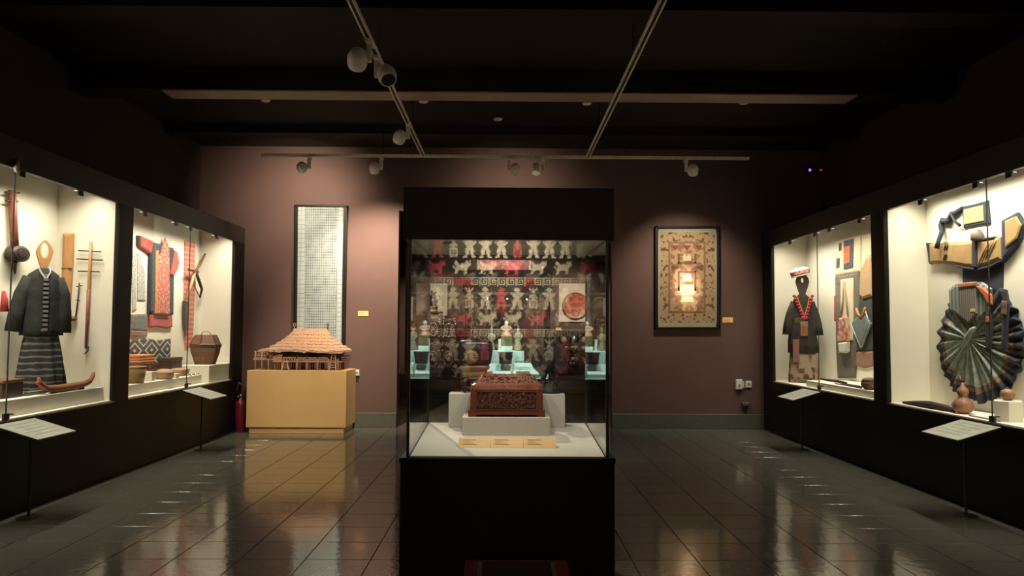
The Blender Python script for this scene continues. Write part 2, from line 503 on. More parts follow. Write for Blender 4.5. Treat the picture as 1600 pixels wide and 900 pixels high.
label_stand('slanted label panel on a post before the near right case bay', -1, XR, 6.3, 6.86)

# ================================================================== CENTRE CASE
def showcase(name, label, cx, y0, y1, hw, zdeck, zglass, ztop, slope=0.0, deckmat=DECKW, lining=None):
    t = thing(name, label, 'display case', (cx, (y0 + y1) / 2, 0))
    hy = (y1 - y0) / 2
    obj('base', box(-hw - .035, hw + .035, -hy - .02, hy + .02, 0, zdeck - .012), BLACK, t, bevel=.004)
    obj('rim', box(-hw - .04, hw + .04, -hy - .025, hy + .025, zdeck - .03, zdeck - .004), BLACK, t, bevel=.003)
    mb = MB(); e = .012
    mb.v = [(-hw + e, -hy + e, zdeck - .012), (hw - e, -hy + e, zdeck - .012), (hw - e, hy - e, zdeck - .012), (-hw + e, hy - e, zdeck - .012),
            (-hw + e, -hy + e, zdeck), (hw - e, -hy + e, zdeck), (hw - e, hy - e, zdeck + slope), (-hw + e, hy - e, zdeck + slope)]
    mb.f = [(0, 3, 2, 1), (4, 5, 6, 7), (0, 1, 5, 4), (1, 2, 6, 5), (2, 3, 7, 6), (3, 0, 4, 7)]
    obj('deck', mb, deckmat, t)
    # glass: front, back, two sides, thin black seals at the corners
    g = .008
    obj('glass_pane', box(-hw, hw, -hy, -hy + g, zdeck - .004, zglass), GLASS, t)
    obj('glass_pane', box(-hw, hw, hy - g, hy, zdeck - .004, zglass), GLASSW, t)
    obj('glass_pane', box(-hw, -hw + g, -hy + g, hy - g, zdeck - .004, zglass), GLASS, t)
    obj('glass_pane', box(hw - g, hw, -hy + g, hy - g, zdeck - .004, zglass), GLASS, t)
    for sx in (-1, 1):
        for sy in (-1, 1):
            obj('corner_seal', box(sx * hw - .007, sx * hw + .007, sy * hy - .007, sy * hy + .007, zdeck - .004, zglass), DMETAL if sy < 0 else METAL, t)
    # header box: four black boards and a pale soffit inside
    th = .02
    obj('header_board', box(-hw - .035, hw + .035, -hy - .02, -hy + th - .02, zglass, ztop), BLACKR, t, bevel=.003)
    obj('header_board', box(-hw - .035, hw + .035, hy + .02 - th, hy + .02, zglass, ztop), BLACKR, t, bevel=.003)
    obj('header_board', box(-hw - .035, -hw - .035 + th, -hy, hy, zglass, ztop), BLACKR, t, bevel=.003)
    obj('header_board', box(hw + .035 - th, hw + .035, -hy, hy, zglass, ztop), BLACKR, t, bevel=.003)
    obj('lid', box(-hw - .03, hw + .03, -hy, hy, ztop - .02, ztop - .002), BLACKR, t)
    obj('soffit', box(-hw - .012, hw + .012, -hy + .001, hy - .001, zglass + .02, zglass + .03), lining or SOFFIT, t)
    obj('rear_rail', box(-hw, hw, hy - .022, hy - .010, zglass - .012, zglass + .02), DMETAL, t)
    return t
SOFFIT = mk('beige_soffit', (0.66, 0.62, 0.49), 0.55, scale=4, bump=0.02)
CY0, CY1 = 4.10, 5.15
pc = onY(637, 713, CY0); pd = onY(949, 713, CY0)
CCX = (pc.x + pd.x) / 2; CHW = (pd.x - pc.x) / 2
ZD = pc.z; ZG = onY(790, 375, CY0).z; ZT = onY(790, 293, CY0 - .02).z
case1 = showcase('glass_showcase', 'black free-standing glass showcase with carved red box in the centre', CCX, CY0, CY1, CHW, ZD, ZG, ZT, 0.052)
# seam board on the left end of the header
obj('hinge_strip', box(-CHW - .05, -CHW - .036, -.3, -.26, ZG - .7, ZT - .04), DMETAL, case1)
C2 = showcase('glass_showcase', 'smaller glass showcase with cool lit figurines behind the central one', 0.03, 9.2, 10.3, .485, .94, 1.94, 2.2, 0.0,
              mk('cool_white_deck', (0.70, 0.74, 0.68), 0.5, scale=3, bump=0.02))
for cs, hwid, y_, z_ in ((case1, CHW, 4.36, ZG),):
    for k in (-1, 0, 1):
        obj('recessed_lamp', MB().lathe([(.035, z_ + .012), (.035, z_ + .02), (.02, z_ + .02)], 16, (-.02 + .3 * k - cs.location.x, 4.40 - cs.location.y, 0)), METAL, cs)

# ================================================================== CONTENTS OF THE CENTRE CASE
def zdeck1(y): return ZD + .052 * (y - CY0) / (CY1 - CY0)
ROSE = mk('red_brown_lacquer', (0.20, 0.055, 0.024), 0.28, c2=(0.14, 0.035, 0.016), scale=9, su=1, sv=5, bump=0.05, coat=0.3)
ROSED = mk('dark_red_recess', (0.035, 0.010, 0.006), 0.6, scale=20)
PED = mk('pale_grey_pedestal', (0.60, 0.57, 0.50), 0.6, c2=(0.56, 0.53, 0.47), scale=4, bump=0.02)
def yb(px, py, y): return onY(px, py, y)
# pedestals
a = yb(722, 652, 4.69); b = yb(860, 652, 4.69)
PZ = a.z
pf = MB().box(a.x, b.x, 4.69, 4.95, zdeck1(4.69), PZ)
o = tag(obj('pedestal', MB().box((a.x - b.x) / 2, (b.x - a.x) / 2, -.13, .13, 0, PZ - zdeck1(4.69)), PED, None, ((a.x + b.x) / 2, 4.82, zdeck1(4.69)), bevel=.003),
        'low pale pedestal block under the carved red box', 'pedestal')
RZ = yb(701, 615, 4.965).z
for (p0, p1, lb) in ((701, 760, 'tall pale pedestal block under the blue jar'), (826, 883, 'tall pale pedestal block under the black bird carving')):
    a2 = yb(p0, 615, 4.965); b2 = yb(p1, 615, 4.965)
    tag(obj('pedestal', MB().box((a2.x - b2.x) / 2, (b2.x - a2.x) / 2, -.075, .085, 0, RZ - zdeck1(4.965)), PED, None, ((a2.x + b2.x) / 2, 5.04, zdeck1(4.965)), bevel=.003), lb, 'pedestal')
# captions, leaning on a small wedge
ya = 4.32
for k, (p0, p1, lb) in enumerate(((716, 766, 'left gold caption card in the front row of the showcase'), (766.6, 817.4, 'middle gold caption card in the front row of the showcase'), (818, 869, 'right gold caption card in the front row of the showcase'))):
    A = yb(p0, 710, ya); Bp = yb(p1, 710, ya); top = yb(p0, 684, ya + .055)
    h = top.z - zdeck1(ya); w = Bp.x - A.x
    t = thing('caption_card', lb, 'caption card', ((A.x + Bp.x) / 2, ya, zdeck1(ya)), 0, 'gold caption cards in the showcase')
    mb = MB(); mb.prism([(0, 0), (.055, h), (.07, h), (.085, 0.004)], -w / 2, w / 2, lambda u, v, s: (s, u, v))
    obj('card', mb, GOLD, t)
    sl = Vector((0, .03, h)).normalized()
    for q, (f, ln) in enumerate(((.80, .26), (.60, .16), (.49, .22), (.36, .28))):
        M = Matrix.Translation(Vector((0, .055 * f - .0008, h * f)))
        hh = .003 if q == 0 else .0013
        obj('print_line', MB().box(-w * .38, -w * .38 + w * ln * 1.6, -.0006, .0006, -hh / 2, hh / 2, M @ Matrix.Rotation(-math.atan2(.055, h), 4, 'X')), INK, t)

# carved lacquer box
bx0 = yb(733, 650, 4.72); bx1 = yb(850, 650, 4.72)
BW = (bx1.x - bx0.x) / 2; BD = .105
bz = lambda py: yb(790, py, 4.72).z - PZ
t = thing('carved_box', 'carved red-brown lacquer box with domed lid on the front pedestal', 'box', ((bx0.x + bx1.x) / 2, 4.825, PZ))
H1, H2, H3, H4 = bz(641), bz(611), bz(600), bz(586)
def rrect(hw, hd, r, z, n=4):
    pts = []
    for (sx, sy, a0) in ((1, 1, 0), (-1, 1, 90), (-1, -1, 180), (1, -1, 270)):
        for q in range(n + 1):
            an = R(a0 + 90 * q / n)
            pts.append((sx * (hw - r) + r * math.cos(an), sy * (hd - r) + r * math.sin(an), z))
    return pts
# foot skirt with a scalloped apron
mb = MB(); n = 28; prof = [(-BW - .006, 0), (-BW - .006, H1)]
top = [(-BW - .006, H1), (BW + .006, H1)]
low = [(BW + .006, 0), (BW * .86, 0)]
for q in range(13):
    f = q / 12; x = BW * .80 * (1 - 2 * f)
    low.append((x, .010 + .007 * abs(math.sin(f * PI * 3))))
low += [(-BW * .86, 0), (-BW - .006, 0)]
obj('foot_skirt', MB().prism(top + low, -.008, .006, lambda u, v, w: (u, -BD - w, v)), ROSE, t)
obj('foot_skirt', MB().prism(top + low, -.008, .006, lambda u, v, w: (u, BD + w, v)), ROSE, t)
for s in (-1, 1):
    obj('foot_skirt', MB().box(s * BW - .006, s * BW + .006, -BD - .002, BD + .002, 0, H1), ROSE, t)
obj('body', MB().loft([rrect(BW - .004, BD - .002, .014, .012), rrect(BW - .004, BD - .002, .014, H1), rrect(BW - .006, BD - .004, .016, H2)]), ROSE, t)
mb = MB().loft([rrect(BW - .010, BD - .006, .022, H2), rrect(BW - .006, BD - .003, .024, H2 + .006), rrect(BW - .008, BD - .005, .024, H3 - .008),
                rrect(BW - .022, BD - .02, .026, H3 + .004), rrect(BW - .035, BD - .035, .026, H3 + .006)])
obj('lid', mb, ROSE, t, smooth=False)
obj('lid_dome', MB().loft([rrect(BW - .032, BD - .030, .02, H3 + .004), rrect(BW - .040, BD - .038, .02, H3 * .6 + H4 * .4), rrect(BW - .058, BD - .052, .02, H4 - .003), rrect(BW - .085, BD - .065, .02, H4)]), ROSE, t)
# recessed front panel with a raised frame and a carved leaf relief
fx = BW * .80; z0 = H1 + .006; z1 = H2 - .004
yf = -BD - .003
obj('panel_ground', MB().box(-fx, fx, yf - .001, yf + .012, z0, z1), ROSED, t)
for (xa, xb, za, zb_) in ((-fx - .006, fx + .006, z0 - .005, z0), (-fx - .006, fx + .006, z1, z1 + .005), (-fx - .006, -fx, z0, z1), (fx, fx + .006, z0, z1)):
    obj('panel_frame', MB().box(xa, xb, yf - .007, yf + .01, za, zb_), ROSE, t)
random.seed(11)
mb = MB()
for q in range(170):
    x = random.uniform(-fx + .006, fx - .006); z = random.uniform(z0 + .004, z1 - .004)
    M = Matrix.Rotation(random.uniform(0, PI), 3, 'Y')
    mb.ell((x, yf - .002, z), (random.uniform(.004, .011), .004, random.uniform(.002, .0045)), 6, 3, M)
for q in range(12):
    x = -fx + .01 + q * (2 * fx - .02) / 11
    mb.tube([(x - .015, yf - .001, z0 + .006), (x, yf - .003, (z0 + z1) / 2 + random.uniform(-.01, .01)), (x + .018, yf - .001, z1 - .006)], .0022, 5)
o = obj('leaf_carving', mb, ROSE, t)
mb = MB()
for q in range(90):
    f = random.uniform(-1, 1); g = random.uniform(0, 1)
    x = f * (BW - .055); y = -BD + .032 + g * .018; z = H3 + .006 + g * (H4 - H3 - .006)
    mb.ell((x, y - .003, z), (random.uniform(.005, .01), .004, .003), 6, 3, Matrix.Rotation(random.uniform(0, PI), 3, 'Y'))
obj('lid_carving', mb, ROSE, t)

# blue lacquer jar with gold rosette
yj = 5.045
jz = lambda py: yb(742, py, yj).z - RZ
jc = yb(741.5, 560, yj).x; js = (yb(770, 560, yj).x - yb(713, 560, yj).x) / 2
NAVY = mk('dark_blue_lacquer', (0.012, 0.012, 0.024), 0.3, c2=(0.024, 0.013, 0.017), scale=14, bump=0.05, coat=0.3)
GILT = mk('old_gilt', (0.22, 0.12, 0.045), 0.45, 0.3, c2=(0.14, 0.07, 0.028), scale=30, bump=0.1)
CARVB = mk('black_carved_wood', (0.018, 0.015, 0.015), 0.4, c2=(0.03, 0.028, 0.03), scale=20, bump=0.2)
t = thing('lacquer_jar', 'dark blue lidded jar with gold sunburst on a carved black stand', 'jar', (jc, yj, RZ))
sup = lambda a, z: 1.0 / max(abs(math.cos(a)) ** 4 + abs(math.sin(a)) ** 4, 1e-6) ** .25
obj('body', MB().lathe([(js * .78, jz(571)), (js * .90, jz(566)), (js * .96, jz(556)), (js, jz(545)), (js * .99, jz(538)), (js * .93, jz(534)), (js * .72, jz(531.5)), (js * .3, jz(530.5))], 28, (0, 0, 0), 1, .55, sup), NAVY, t, smooth=True)
obj('gold_band', MB().lathe([(js * .80, jz(577)), (js * .84, jz(575)), (js * .84, jz(573)), (js * .8, jz(571))], 24, (0, 0, 0), 1, .55, sup), GILT, t)
obj('foot', MB().lathe([(js * .70, jz(589)), (js * .72, jz(586)), (js * .66, jz(581)), (js * .74, jz(577))], 24, (0, 0, 0), 1, .6, sup), GILT, t)
mb = MB().lathe([(js * .76, jz(593)), (js * .80, jz(591)), (js * .72, jz(589))], 24, (0, 0, 0), 1, .6)
obj('stand_top', mb, CARVB, t)
for k in range(4):
    a = R(45 + 90 * k); x = js * .62 * math.cos(a) * 1.2; y = js * .62 * math.sin(a) * .7
    obj('stand_leg', MB().tube([(x * .8, y * .8, jz(591)), (x * 1.12, y * 1.1, jz(598)), (x * .92, y * .9, jz(606)), (x * 1.1, y * 1.05, 0.008)], [.022, .018, .012, .014], 8), CARVB, t, smooth=True)
mb = MB()
for q in range(26):
    mb.ell((random.uniform(-.07, .07), -.035 + random.uniform(-.008, .008), random.uniform(.02, jz(593))), (.012, .006, .008), 6, 3)
obj('stand_carving', mb, CARVB, t)
# lid finial
obj('lid_knob', MB().lathe([(.022, jz(531)), (.026, jz(528)), (.014, jz(525)), (.018, jz(521)), (.02, jz(518)), (.010, jz(514)), (.004, jz(511))], 14), mk('dark_red_knob', (0.07, 0.022, 0.015), 0.4), t, smooth=True)
pts = []
ru = js * .40; cu = yb(737.5, 557, yj).x - jc; cv = jz(557)
for q in range(32):
    rr = ru * (1.0 if q % 2 == 0 else .84)
    pts.append((cu + rr * math.cos(q * PI / 16), cv + rr * math.sin(q * PI / 16)))
obj('sunburst', MB().prism(pts, js * .50, js * .57, None, .01, .003), GILT, t)

# black bird carving
t = thing('bird_carving', 'black carved bird with raised wing and tail on the right pedestal', 'sculpture', (yb(857, 600, yj).x, yj, RZ))
bc = t.location.x
EB = mk('ebony_carving', (0.005, 0.005, 0.005), 0.6, c2=(0.008, 0.008, 0.008), scale=25, bump=0.3)
def bp(px, py, dy=0.0): q = yb(px, py, yj); return (q.x - bc, dy, q.z - RZ)
obj('base', MB().lathe([(.078, 0), (.08, .01), (.066, .03), (.034, .055), (.012, .075)], 18, bp(860, 614.8), 1.0, .78, lambda a, z: 1 + .08 * math.sin(3 * a + z * 40)), EB, t, smooth=True)
obj('body', MB().tube([bp(846, 583), bp(849, 577), bp(856, 567), bp(862, 556), bp(864, 545), bp(862, 537)], [.018, .045, .055, .05, .036, .022], 12), EB, t, smooth=True)
obj('neck', MB().tube([bp(862, 548), bp(861, 538), bp(859, 530), bp(862, 524), bp(866, 522)], [.036, .026, .02, .02, .012], 10), EB, t, smooth=True)
obj('beak', MB().tube([bp(864, 523), bp(870, 525), bp(873, 529)], [.012, .007, .001], 8), EB, t, smooth=True)
for q, (a, b) in enumerate(((855, 525), (858, 521), (862, 519))):
    obj('crest_feather', MB().tube([bp(861, 528), bp((861 + a) / 2, (528 + b) / 2 - 1), bp(a, b)], [.008, .008, .002], 6), EB, t, smooth=True)
def leaf(nm_, pix, th, dy=0.0):
    m = lambda u, v, w: (u, dy - w, v)
    pts = [(bp(a, b)[0], bp(a, b)[2]) for a, b in pix]
    obj(nm_, MB().prism(pts, -th, th, m, .006, .006), EB, t)
leaf('tail_fan', [(833, 539), (838, 544), (843, 551), (846, 562), (848, 575), (846, 584), (840, 581), (833, 575), (829, 566), (828, 557), (827, 550)], .012, -.01)
leaf('tail_feather', [(836, 556), (842, 553), (852, 560), (857, 572), (853, 586), (845, 588), (838, 577)], .012, .02)
leaf('wing', [(866, 543), (874, 534), (881, 540), (887, 552), (889, 566), (885, 578), (876, 585), (868, 580), (862, 566)], .014, -.02)
leaf('wing', [(858, 541), (864, 536), (872, 546), (873, 560), (866, 570), (859, 560)], .012, .03)
for k, pix in enumerate((((851, 580), (849, 590), (847, 598), (849, 606)), ((869, 580), (866, 588), (870, 596), (866, 606)))):
    obj('leg', MB().tube([bp(a, b, (-.01, .015)[k]) for a, b in pix], [.026, .016, .012, .015], 8), EB, t, smooth=True)

# ================================================================== CONTENTS OF THE REAR CASE
COOLW = mk('cool_white_block', (0.66, 0.72, 0.66), 0.5, scale=4, bump=0.02)
ZD2 = 0.94
def blk(label, p0, p1, ptop, y0_, dep, mat=COOLW, zbase=ZD2, front=None):
    a = onY(p0, ptop, y0_); b = onY(p1, ptop, y0_)
    w = (b.x - a.x) / 2; h = a.z - zbase
    mb = MB()
    if front is None: mb.box(-w, w, 0, dep, 0, h)
    else: mb.prism([(0, 0), (0, front), (dep, h), (dep, 0)], -w, w, lambda u, v, s: (s, u, v))
    return tag(obj('pedestal', mb, mat, None, ((a.x + b.x) / 2, y0_, zbase), bevel=.002), label, 'pedestal'), a.z
_, z1a = blk('sloping white block at the left front of the rear case', 757, 799, 569, 9.28, .22, front=.05)
_, z1b = blk('sloping white block at the right front of the rear case', 802, 850, 568, 9.28, .22, front=.05)
_, z2 = blk('white block behind the green basin in the rear case', 766, 805, 548, 9.56, .2)
_, z3 = blk('small white block under the olive box in the rear case', 783, 800.5, 541, 9.80, .16)
_, z4 = blk('white block under the slender deity figure in the rear case', 801.5, 819, 548.5, 9.80, .16)
_, z5 = blk('white block at the far left of the rear case', 760, 781, 549, 9.80, .16)
# green basin
g = onY(790, 566, 9.40); GREEN = mk('dark_green_bronze', (0.028, 0.05, 0.048), 0.5, c2=(0.05, 0.075, 0.07), scale=60, bump=0.3)
t = thing('bronze_basin', 'dark green patterned basin on the front blocks of rear case', 'basin', (g.x, 9.39, z1a))
w = .082; h = onY(790, 550, 9.39).z - z1a
obj('body', MB().loft([rrect(w * .86, .05, .02, 0), rrect(w, .062, .02, h * .75), rrect(w, .062, .02, h * .9)]), GREEN, t)
obj('rim', MB().loft([rrect(w * 1.06, .066, .02, h * .88), rrect(w * 1.06, .066, .02, h)]), GREEN, t)
# figurines
def figurine(name, label, px, ybase_px, ytop_px, y, zb, mats, seated=False):
    c = onY(px, ybase_px, y); top = onY(px, ytop_px, y).z; H = top - zb
    t = thing(name, label, 'figurine', (c.x, y, zb))
    r = H * (.30 if seated else .135)
    obj('robe', MB().lathe([(r * 1.05, 0), (r * 1.1, H * .08), (r * .85, H * .22), (r * .62, H * .4), (r * .8, H * .55), (r * .7, H * .66), (r * .25, H * .72)], 16, (0, 0, 0), 1, .75,
                          lambda a, z: 1 + .07 * math.sin(6 * a)), mats[0], t, smooth=True)
    obj('head', MB().ell((0, -.002, H * .79), (r * .34, r * .36, H * .085), 12, 8), mats[1], t, smooth=True)
    obj('headdress', MB().lathe([(r * .38, H * .83), (r * .42, H * .87), (r * .22, H * .93), (r * .06, H)], 12), mats[2], t, smooth=True)
    for s in (-1, 1):
        obj('arm', MB().tube([(s * r * .62, 0, H * .64), (s * r * 1.05, -.01, H * .52), (s * r * .55, -r * .7, H * .42)], [r * .22, r * .24, r * .16], 8), mats[0], t, smooth=True)
        obj('hand', MB().ell((s * r * .42, -r * .82, H * .41), (r * .13, r * .15, r * .12), 8, 5), mats[1], t, smooth=True)
    return t
SKIN = mk('ivory_glaze', (0.68, 0.52, 0.40), 0.4); PINK = mk('salmon_robe', (0.52, 0.15, 0.09), 0.5, c2=(0.60, 0.30, 0.2), scale=25)
OLIVE = mk('olive_gilt_box', (0.12, 0.085, 0.02), 0.5, c2=(0.06, 0.05, 0.02), scale=30, pat='diamond')
IVORY = mk('ivory_wood', (0.34, 0.25, 0.16), 0.6, c2=(0.20, 0.13, 0.08), scale=40); RUST = mk('rust_headdress', (0.30, 0.07, 0.05), 0.6)
ob = onY(783.5, 526, 9.82); oc = onY(800, 526, 9.82)
tag(obj('gilt_box', MB().box(-(oc.x - ob.x) / 2, (oc.x - ob.x) / 2, -.06, .06, 0, ob.z - z3), OLIVE, None, ((ob.x + oc.x) / 2, 9.88, z3), bevel=.006), 'olive gilt box under the seated salmon figurine', 'box')
figurine('seated_figurine', 'seated salmon-robed figurine on the olive gilt box', 791, 526, 501, 9.88, ob.z, (PINK, SKIN, WHITEP), True)
figurine('standing_figurine', 'slender standing deity figurine with rust headdress in the rear case', 809.5, 548, 506, 9.88, z4, (IVORY, SKIN, RUST))
figurine('standing_figurine', 'pale slender figurine at the far left of the rear case', 768, 549, 508, 9.88, z5, (IVORY, IVORY, IVORY))
c = onY(780.5, 548, 9.62)
tag(obj('white_column', MB().lathe([(.022, 0), (.022, .01), (.015, .018), (.015, .12), (.02, .13), (.02, .14)], 14), WHITEP, None, (c.x, 9.64, z2), smooth=False), 'small white column left of the seated figurine', 'column')
# silver jewellery on the right front block
SILV = mk('tarnished_silver', (0.25, 0.25, 0.23), 0.35, 0.8, scale=40)
for k, px in enumerate((810, 817, 824)):
    c = onY(px, 566, 9.38)
    mb = MB(); pts = [(.03 * math.cos(q * PI / 7), .022 * math.sin(q * PI / 7), .006 + .014 * abs(math.sin(q * PI / 7))) for q in range(12)]
    mb.tube(pts, .0055, 6)
    tag(obj('silver_bangle', mb, SILV, None, (c.x, 9.38, z1b + .0005)), 'silver bangle, %s of three on the right front block' % ('leftmost', 'middle one', 'rightmost')[k], 'bangle', 'silver bangles in the rear case')
for k, (p0, p1, lb) in enumerate(((748, 770, 'gold caption card at the left front of the rear case'), (806, 828, 'gold caption card at the right front of the rear case'))):
    a = onY(p0, 590, 9.24); b = onY(p1, 590, 9.24)
    t = thing('caption_card', lb, 'caption card', ((a.x + b.x) / 2, 9.235, ZD2), 0, 'gold caption cards in the rear case')
    w = (b.x - a.x) / 2
    obj('card', MB().prism([(0, 0), (.02, .085), (.03, .085), (.035, 0)], -w, w, lambda u, v, s: (s, u, v)), GOLD, t)

# ================================================================== ROOM BEYOND THE OPENING
PLAT = mk('brown_platform', (0.16, 0.095, 0.07), 0.5, scale=4)
YP = 18.9; PZ2 = .42
tag(obj('platform', MB().box(-4.0, 4.0, -.0, YFAR - YP - .0, 0, PZ2), PLAT, None, (0, YP, 0), bevel=.01), 'long low brown platform along the far wall beyond the opening', 'platform')
ROSEW = mk('dark_rosewood', (0.055, 0.022, 0.016), 0.4, c2=(0.03, 0.012, 0.009), scale=8, bump=0.1, coat=0.2)
NACRE = mk('mother_of_pearl', (0.55, 0.42, 0.38), 0.3, 0.1, c2=(0.35, 0.22, 0.2), scale=60, bump=0.1)
YC = 19.35
def cabinet_left():
    base = onY(688.5, 580, YC)
    t = thing('inlaid_cabinet', 'dark rosewood cabinet with mother-of-pearl medallions seen through the showcase', 'cabinet', (base.x, YC, PZ2))
    cx = base.x
    def S(p0, p1, t0, b0, nm_, mat, d0=0.0, d1=.35, bev=.006, par=None):
        a = onY(p0, t0, YC); b = onY(p1, b0, YC)
        return obj(nm_, MB().box(a.x - cx, b.x - cx, d0, d1, max(b.z - PZ2, 0), a.z - PZ2), mat, par or t, bevel=bev), a, b
    S(664, 713, 531, 584, 'lower_body', ROSEW)
    S(662, 715, 529.5, 532, 'shelf_board', ROSEW, -.03, .36)
    S(662, 715, 541, 543.5, 'shelf_board', ROSEW, -.03, .36)
    S(664, 690, 490, 531, 'tower', ROSEW)
    S(661.5, 691, 487, 490, 'cornice', ROSEW, -.03, .36)
    S(690, 713, 496, 531, 'tower', ROSEW, .03, .35)
    S(689, 715, 493, 496, 'cornice', ROSEW, 0.0, .36)
    S(663, 714, 578, 584, 'plinth', ROSEW, -.03, .36)
    def door(p0, p1, t0, b0, shape, d):
        o, a, b = S(p0, p1, t0, b0, 'door', ROSEW, d, d + .03)
        cu = (a.x + b.x) / 2 - cx; cv = (a.z + b.z) / 2 - PZ2; rw = (b.x - a.x) / 2 * .62; rh = (a.z - b.z) / 2 * .74
        random.seed(int(p0 * 7 + t0))
        mb = MB()
        n = 18
        for q in range(n):
            an = 2 * PI * q / n
            mb.ell((cu + rw * math.cos(an), d - .004, cv + rh * math.sin(an)), (rw * .16, .006, rh * .12), 6, 3)
        for q in range(16):
            an = random.uniform(0, 6.28); rr = random.uniform(0, .75)
            mb.ell((cu + rw * rr * math.cos(an), d - .004, cv + rh * rr * math.sin(an)), (rw * random.uniform(.12, .3), .006, rh * random.uniform(.06, .18)), 6, 3, Matrix.Rotation(random.uniform(0, 3), 3, 'Y'))
        for (su, sv) in ((-1, -1), (1, -1), (-1, 1), (1, 1)):
            mb.ell((cu + su * (b.x - a.x) * .42, d - .004, cv + sv * (a.z - b.z) * .42), (.02, .005, .02), 6, 3)
        obj('pearl_inlay', mb, NACRE, o)
    door(666, 688, 501, 528, 'round', -.02)
    door(666, 688, 491, 499.5, 'band', -.02)
    door(692, 701, 504, 528, 'oval', .01)
    door(702, 712, 504, 528, 'oval', .01)
    door(692, 712, 497, 502.5, 'band', .01)
    door(666, 711, 533.5, 540, 'band', -.02)
    door(666, 687.5, 545, 576, 'shield', -.02)
    door(689.5, 711, 545, 576, 'shield', -.02)
    return t, onY(676, 487, YC)
tl, ctop = cabinet_left()
# white wall boards and plate
WB = mk('white_display_board', (0.62, 0.55, 0.47), 0.7, scale=3, bump=0.02)
def board(label, p0, p1, t0, b0):
    a = onY(p0, t0, YFAR); b = onY(p1, b0, YFAR)
    return tag(obj('display_board', MB().box(-(b.x - a.x) / 2, (b.x - a.x) / 2, -.05, 0, 0, a.z - b.z), WB, None, ((a.x + b.x) / 2, YFAR, b.z), bevel=.004), label, 'display board')
board('white wall board behind the bronze censer', 651, 699, 443, 493)
board('white wall board behind the round red plate', 873, 921, 443, 503)
pc_ = onY(899, 478, YFAR - .05)
t = thing('lacquer_plate', 'round red lacquer plate on a white wall board', 'plate', (pc_.x, YFAR - .052, pc_.z))
PLATE = mk('red_lacquer_plate', (0.30, 0.055, 0.03), 0.35, c2=(0.42, 0.13, 0.06), scale=9, pat='damask', bump=0.2)
def ringp(r, y): return [(r * math.cos(2 * PI * q / 36), y, r * math.sin(2 * PI * q / 36)) for q in range(36)]
obj('dish', MB().loft([ringp(.28, 0), ringp(.335, -.03), ringp(.34, -.04), ringp(.30, -.035), ringp(.24, -.018)]), PLATE, t, smooth=True)
obj('rim_band', MB().loft([ringp(.335, -.03), ringp(.345, -.042), ringp(.325, -.048), ringp(.31, -.036)], False), mk('dark_plate_rim', (.10, .03, .02), .4), t, smooth=True)
random.seed(5); mb = MB()
for q in range(60):
    an = random.uniform(0, 6.28); rr = .27 * math.sqrt(random.random())
    mb.ell((rr * math.cos(an), -.028, rr * math.sin(an)), (random.uniform(.015, .045), .006, random.uniform(.008, .02)), 6, 3, Matrix.Rotation(random.uniform(0, 3), 3, 'Y'))
obj('relief', mb, PLATE, t)
a = onY(869, 513, YFAR)
tag(obj('wall_caption', MB().box(-.07, .07, -.012, 0, 0, .07), GOLD, None, (a.x + .06, YFAR, a.z - .05), bevel=.002), 'gold caption under the round red plate', 'caption card')
# censer
BRZ = mk('dark_bronze', (0.07, 0.05, 0.04), 0.35, 0.7, scale=30, bump=0.2)
cz = lambda py: onY(676, py, YC + .12).z - ctop.z
t = thing('bronze_censer', 'dark bronze tripod censer with lion lid on the inlaid cabinet', 'censer', (onY(676, 487, YC + .12).x, YC + .14, ctop.z))
obj('stand', MB().lathe([(.10, 0), (.11, .02), (.08, .05), (.09, .07)], 16), mk('yellow_wood_stand', (0.55, 0.33, 0.12), 0.5), t)
obj('bowl', MB().lathe([(.03, cz(479)), (.10, cz(476)), (.125, cz(471)), (.10, cz(467)), (.085, cz(465)), (.10, cz(464))], 20), BRZ, t, smooth=True)
for k in range(3):
    an = R(90 + 120 * k)
    obj('leg', MB().tube([(.08 * math.cos(an), .08 * math.sin(an), cz(476)), (.095 * math.cos(an), .095 * math.sin(an), cz(481)), (.07 * math.cos(an), .07 * math.sin(an), .065)], [.03, .022, .018], 8), BRZ, t, smooth=True)
for s in (-1, 1):
    obj('handle', MB().tube([(s * .11, 0, cz(470)), (s * .16, 0, cz(468)), (s * .165, 0, cz(463)), (s * .13, 0, cz(462))], .014, 8), BRZ, t, smooth=True)
obj('lid', MB().lathe([(.09, cz(464)), (.08, cz(461.5)), (.03, cz(460))], 18), BRZ, t, smooth=True)
lion = MB().ell((0, 0, cz(458.5)), (.06, .04, .035), 10, 6).ell((-.03, -.01, cz(456)), (.03, .03, .035), 10, 6).tube([(.05, 0, cz(459)), (.075, 0, cz(457)), (.06, 0, cz(454.5))], [.014, .016, .006], 6)
obj('lion', lion, BRZ, t, smooth=True)
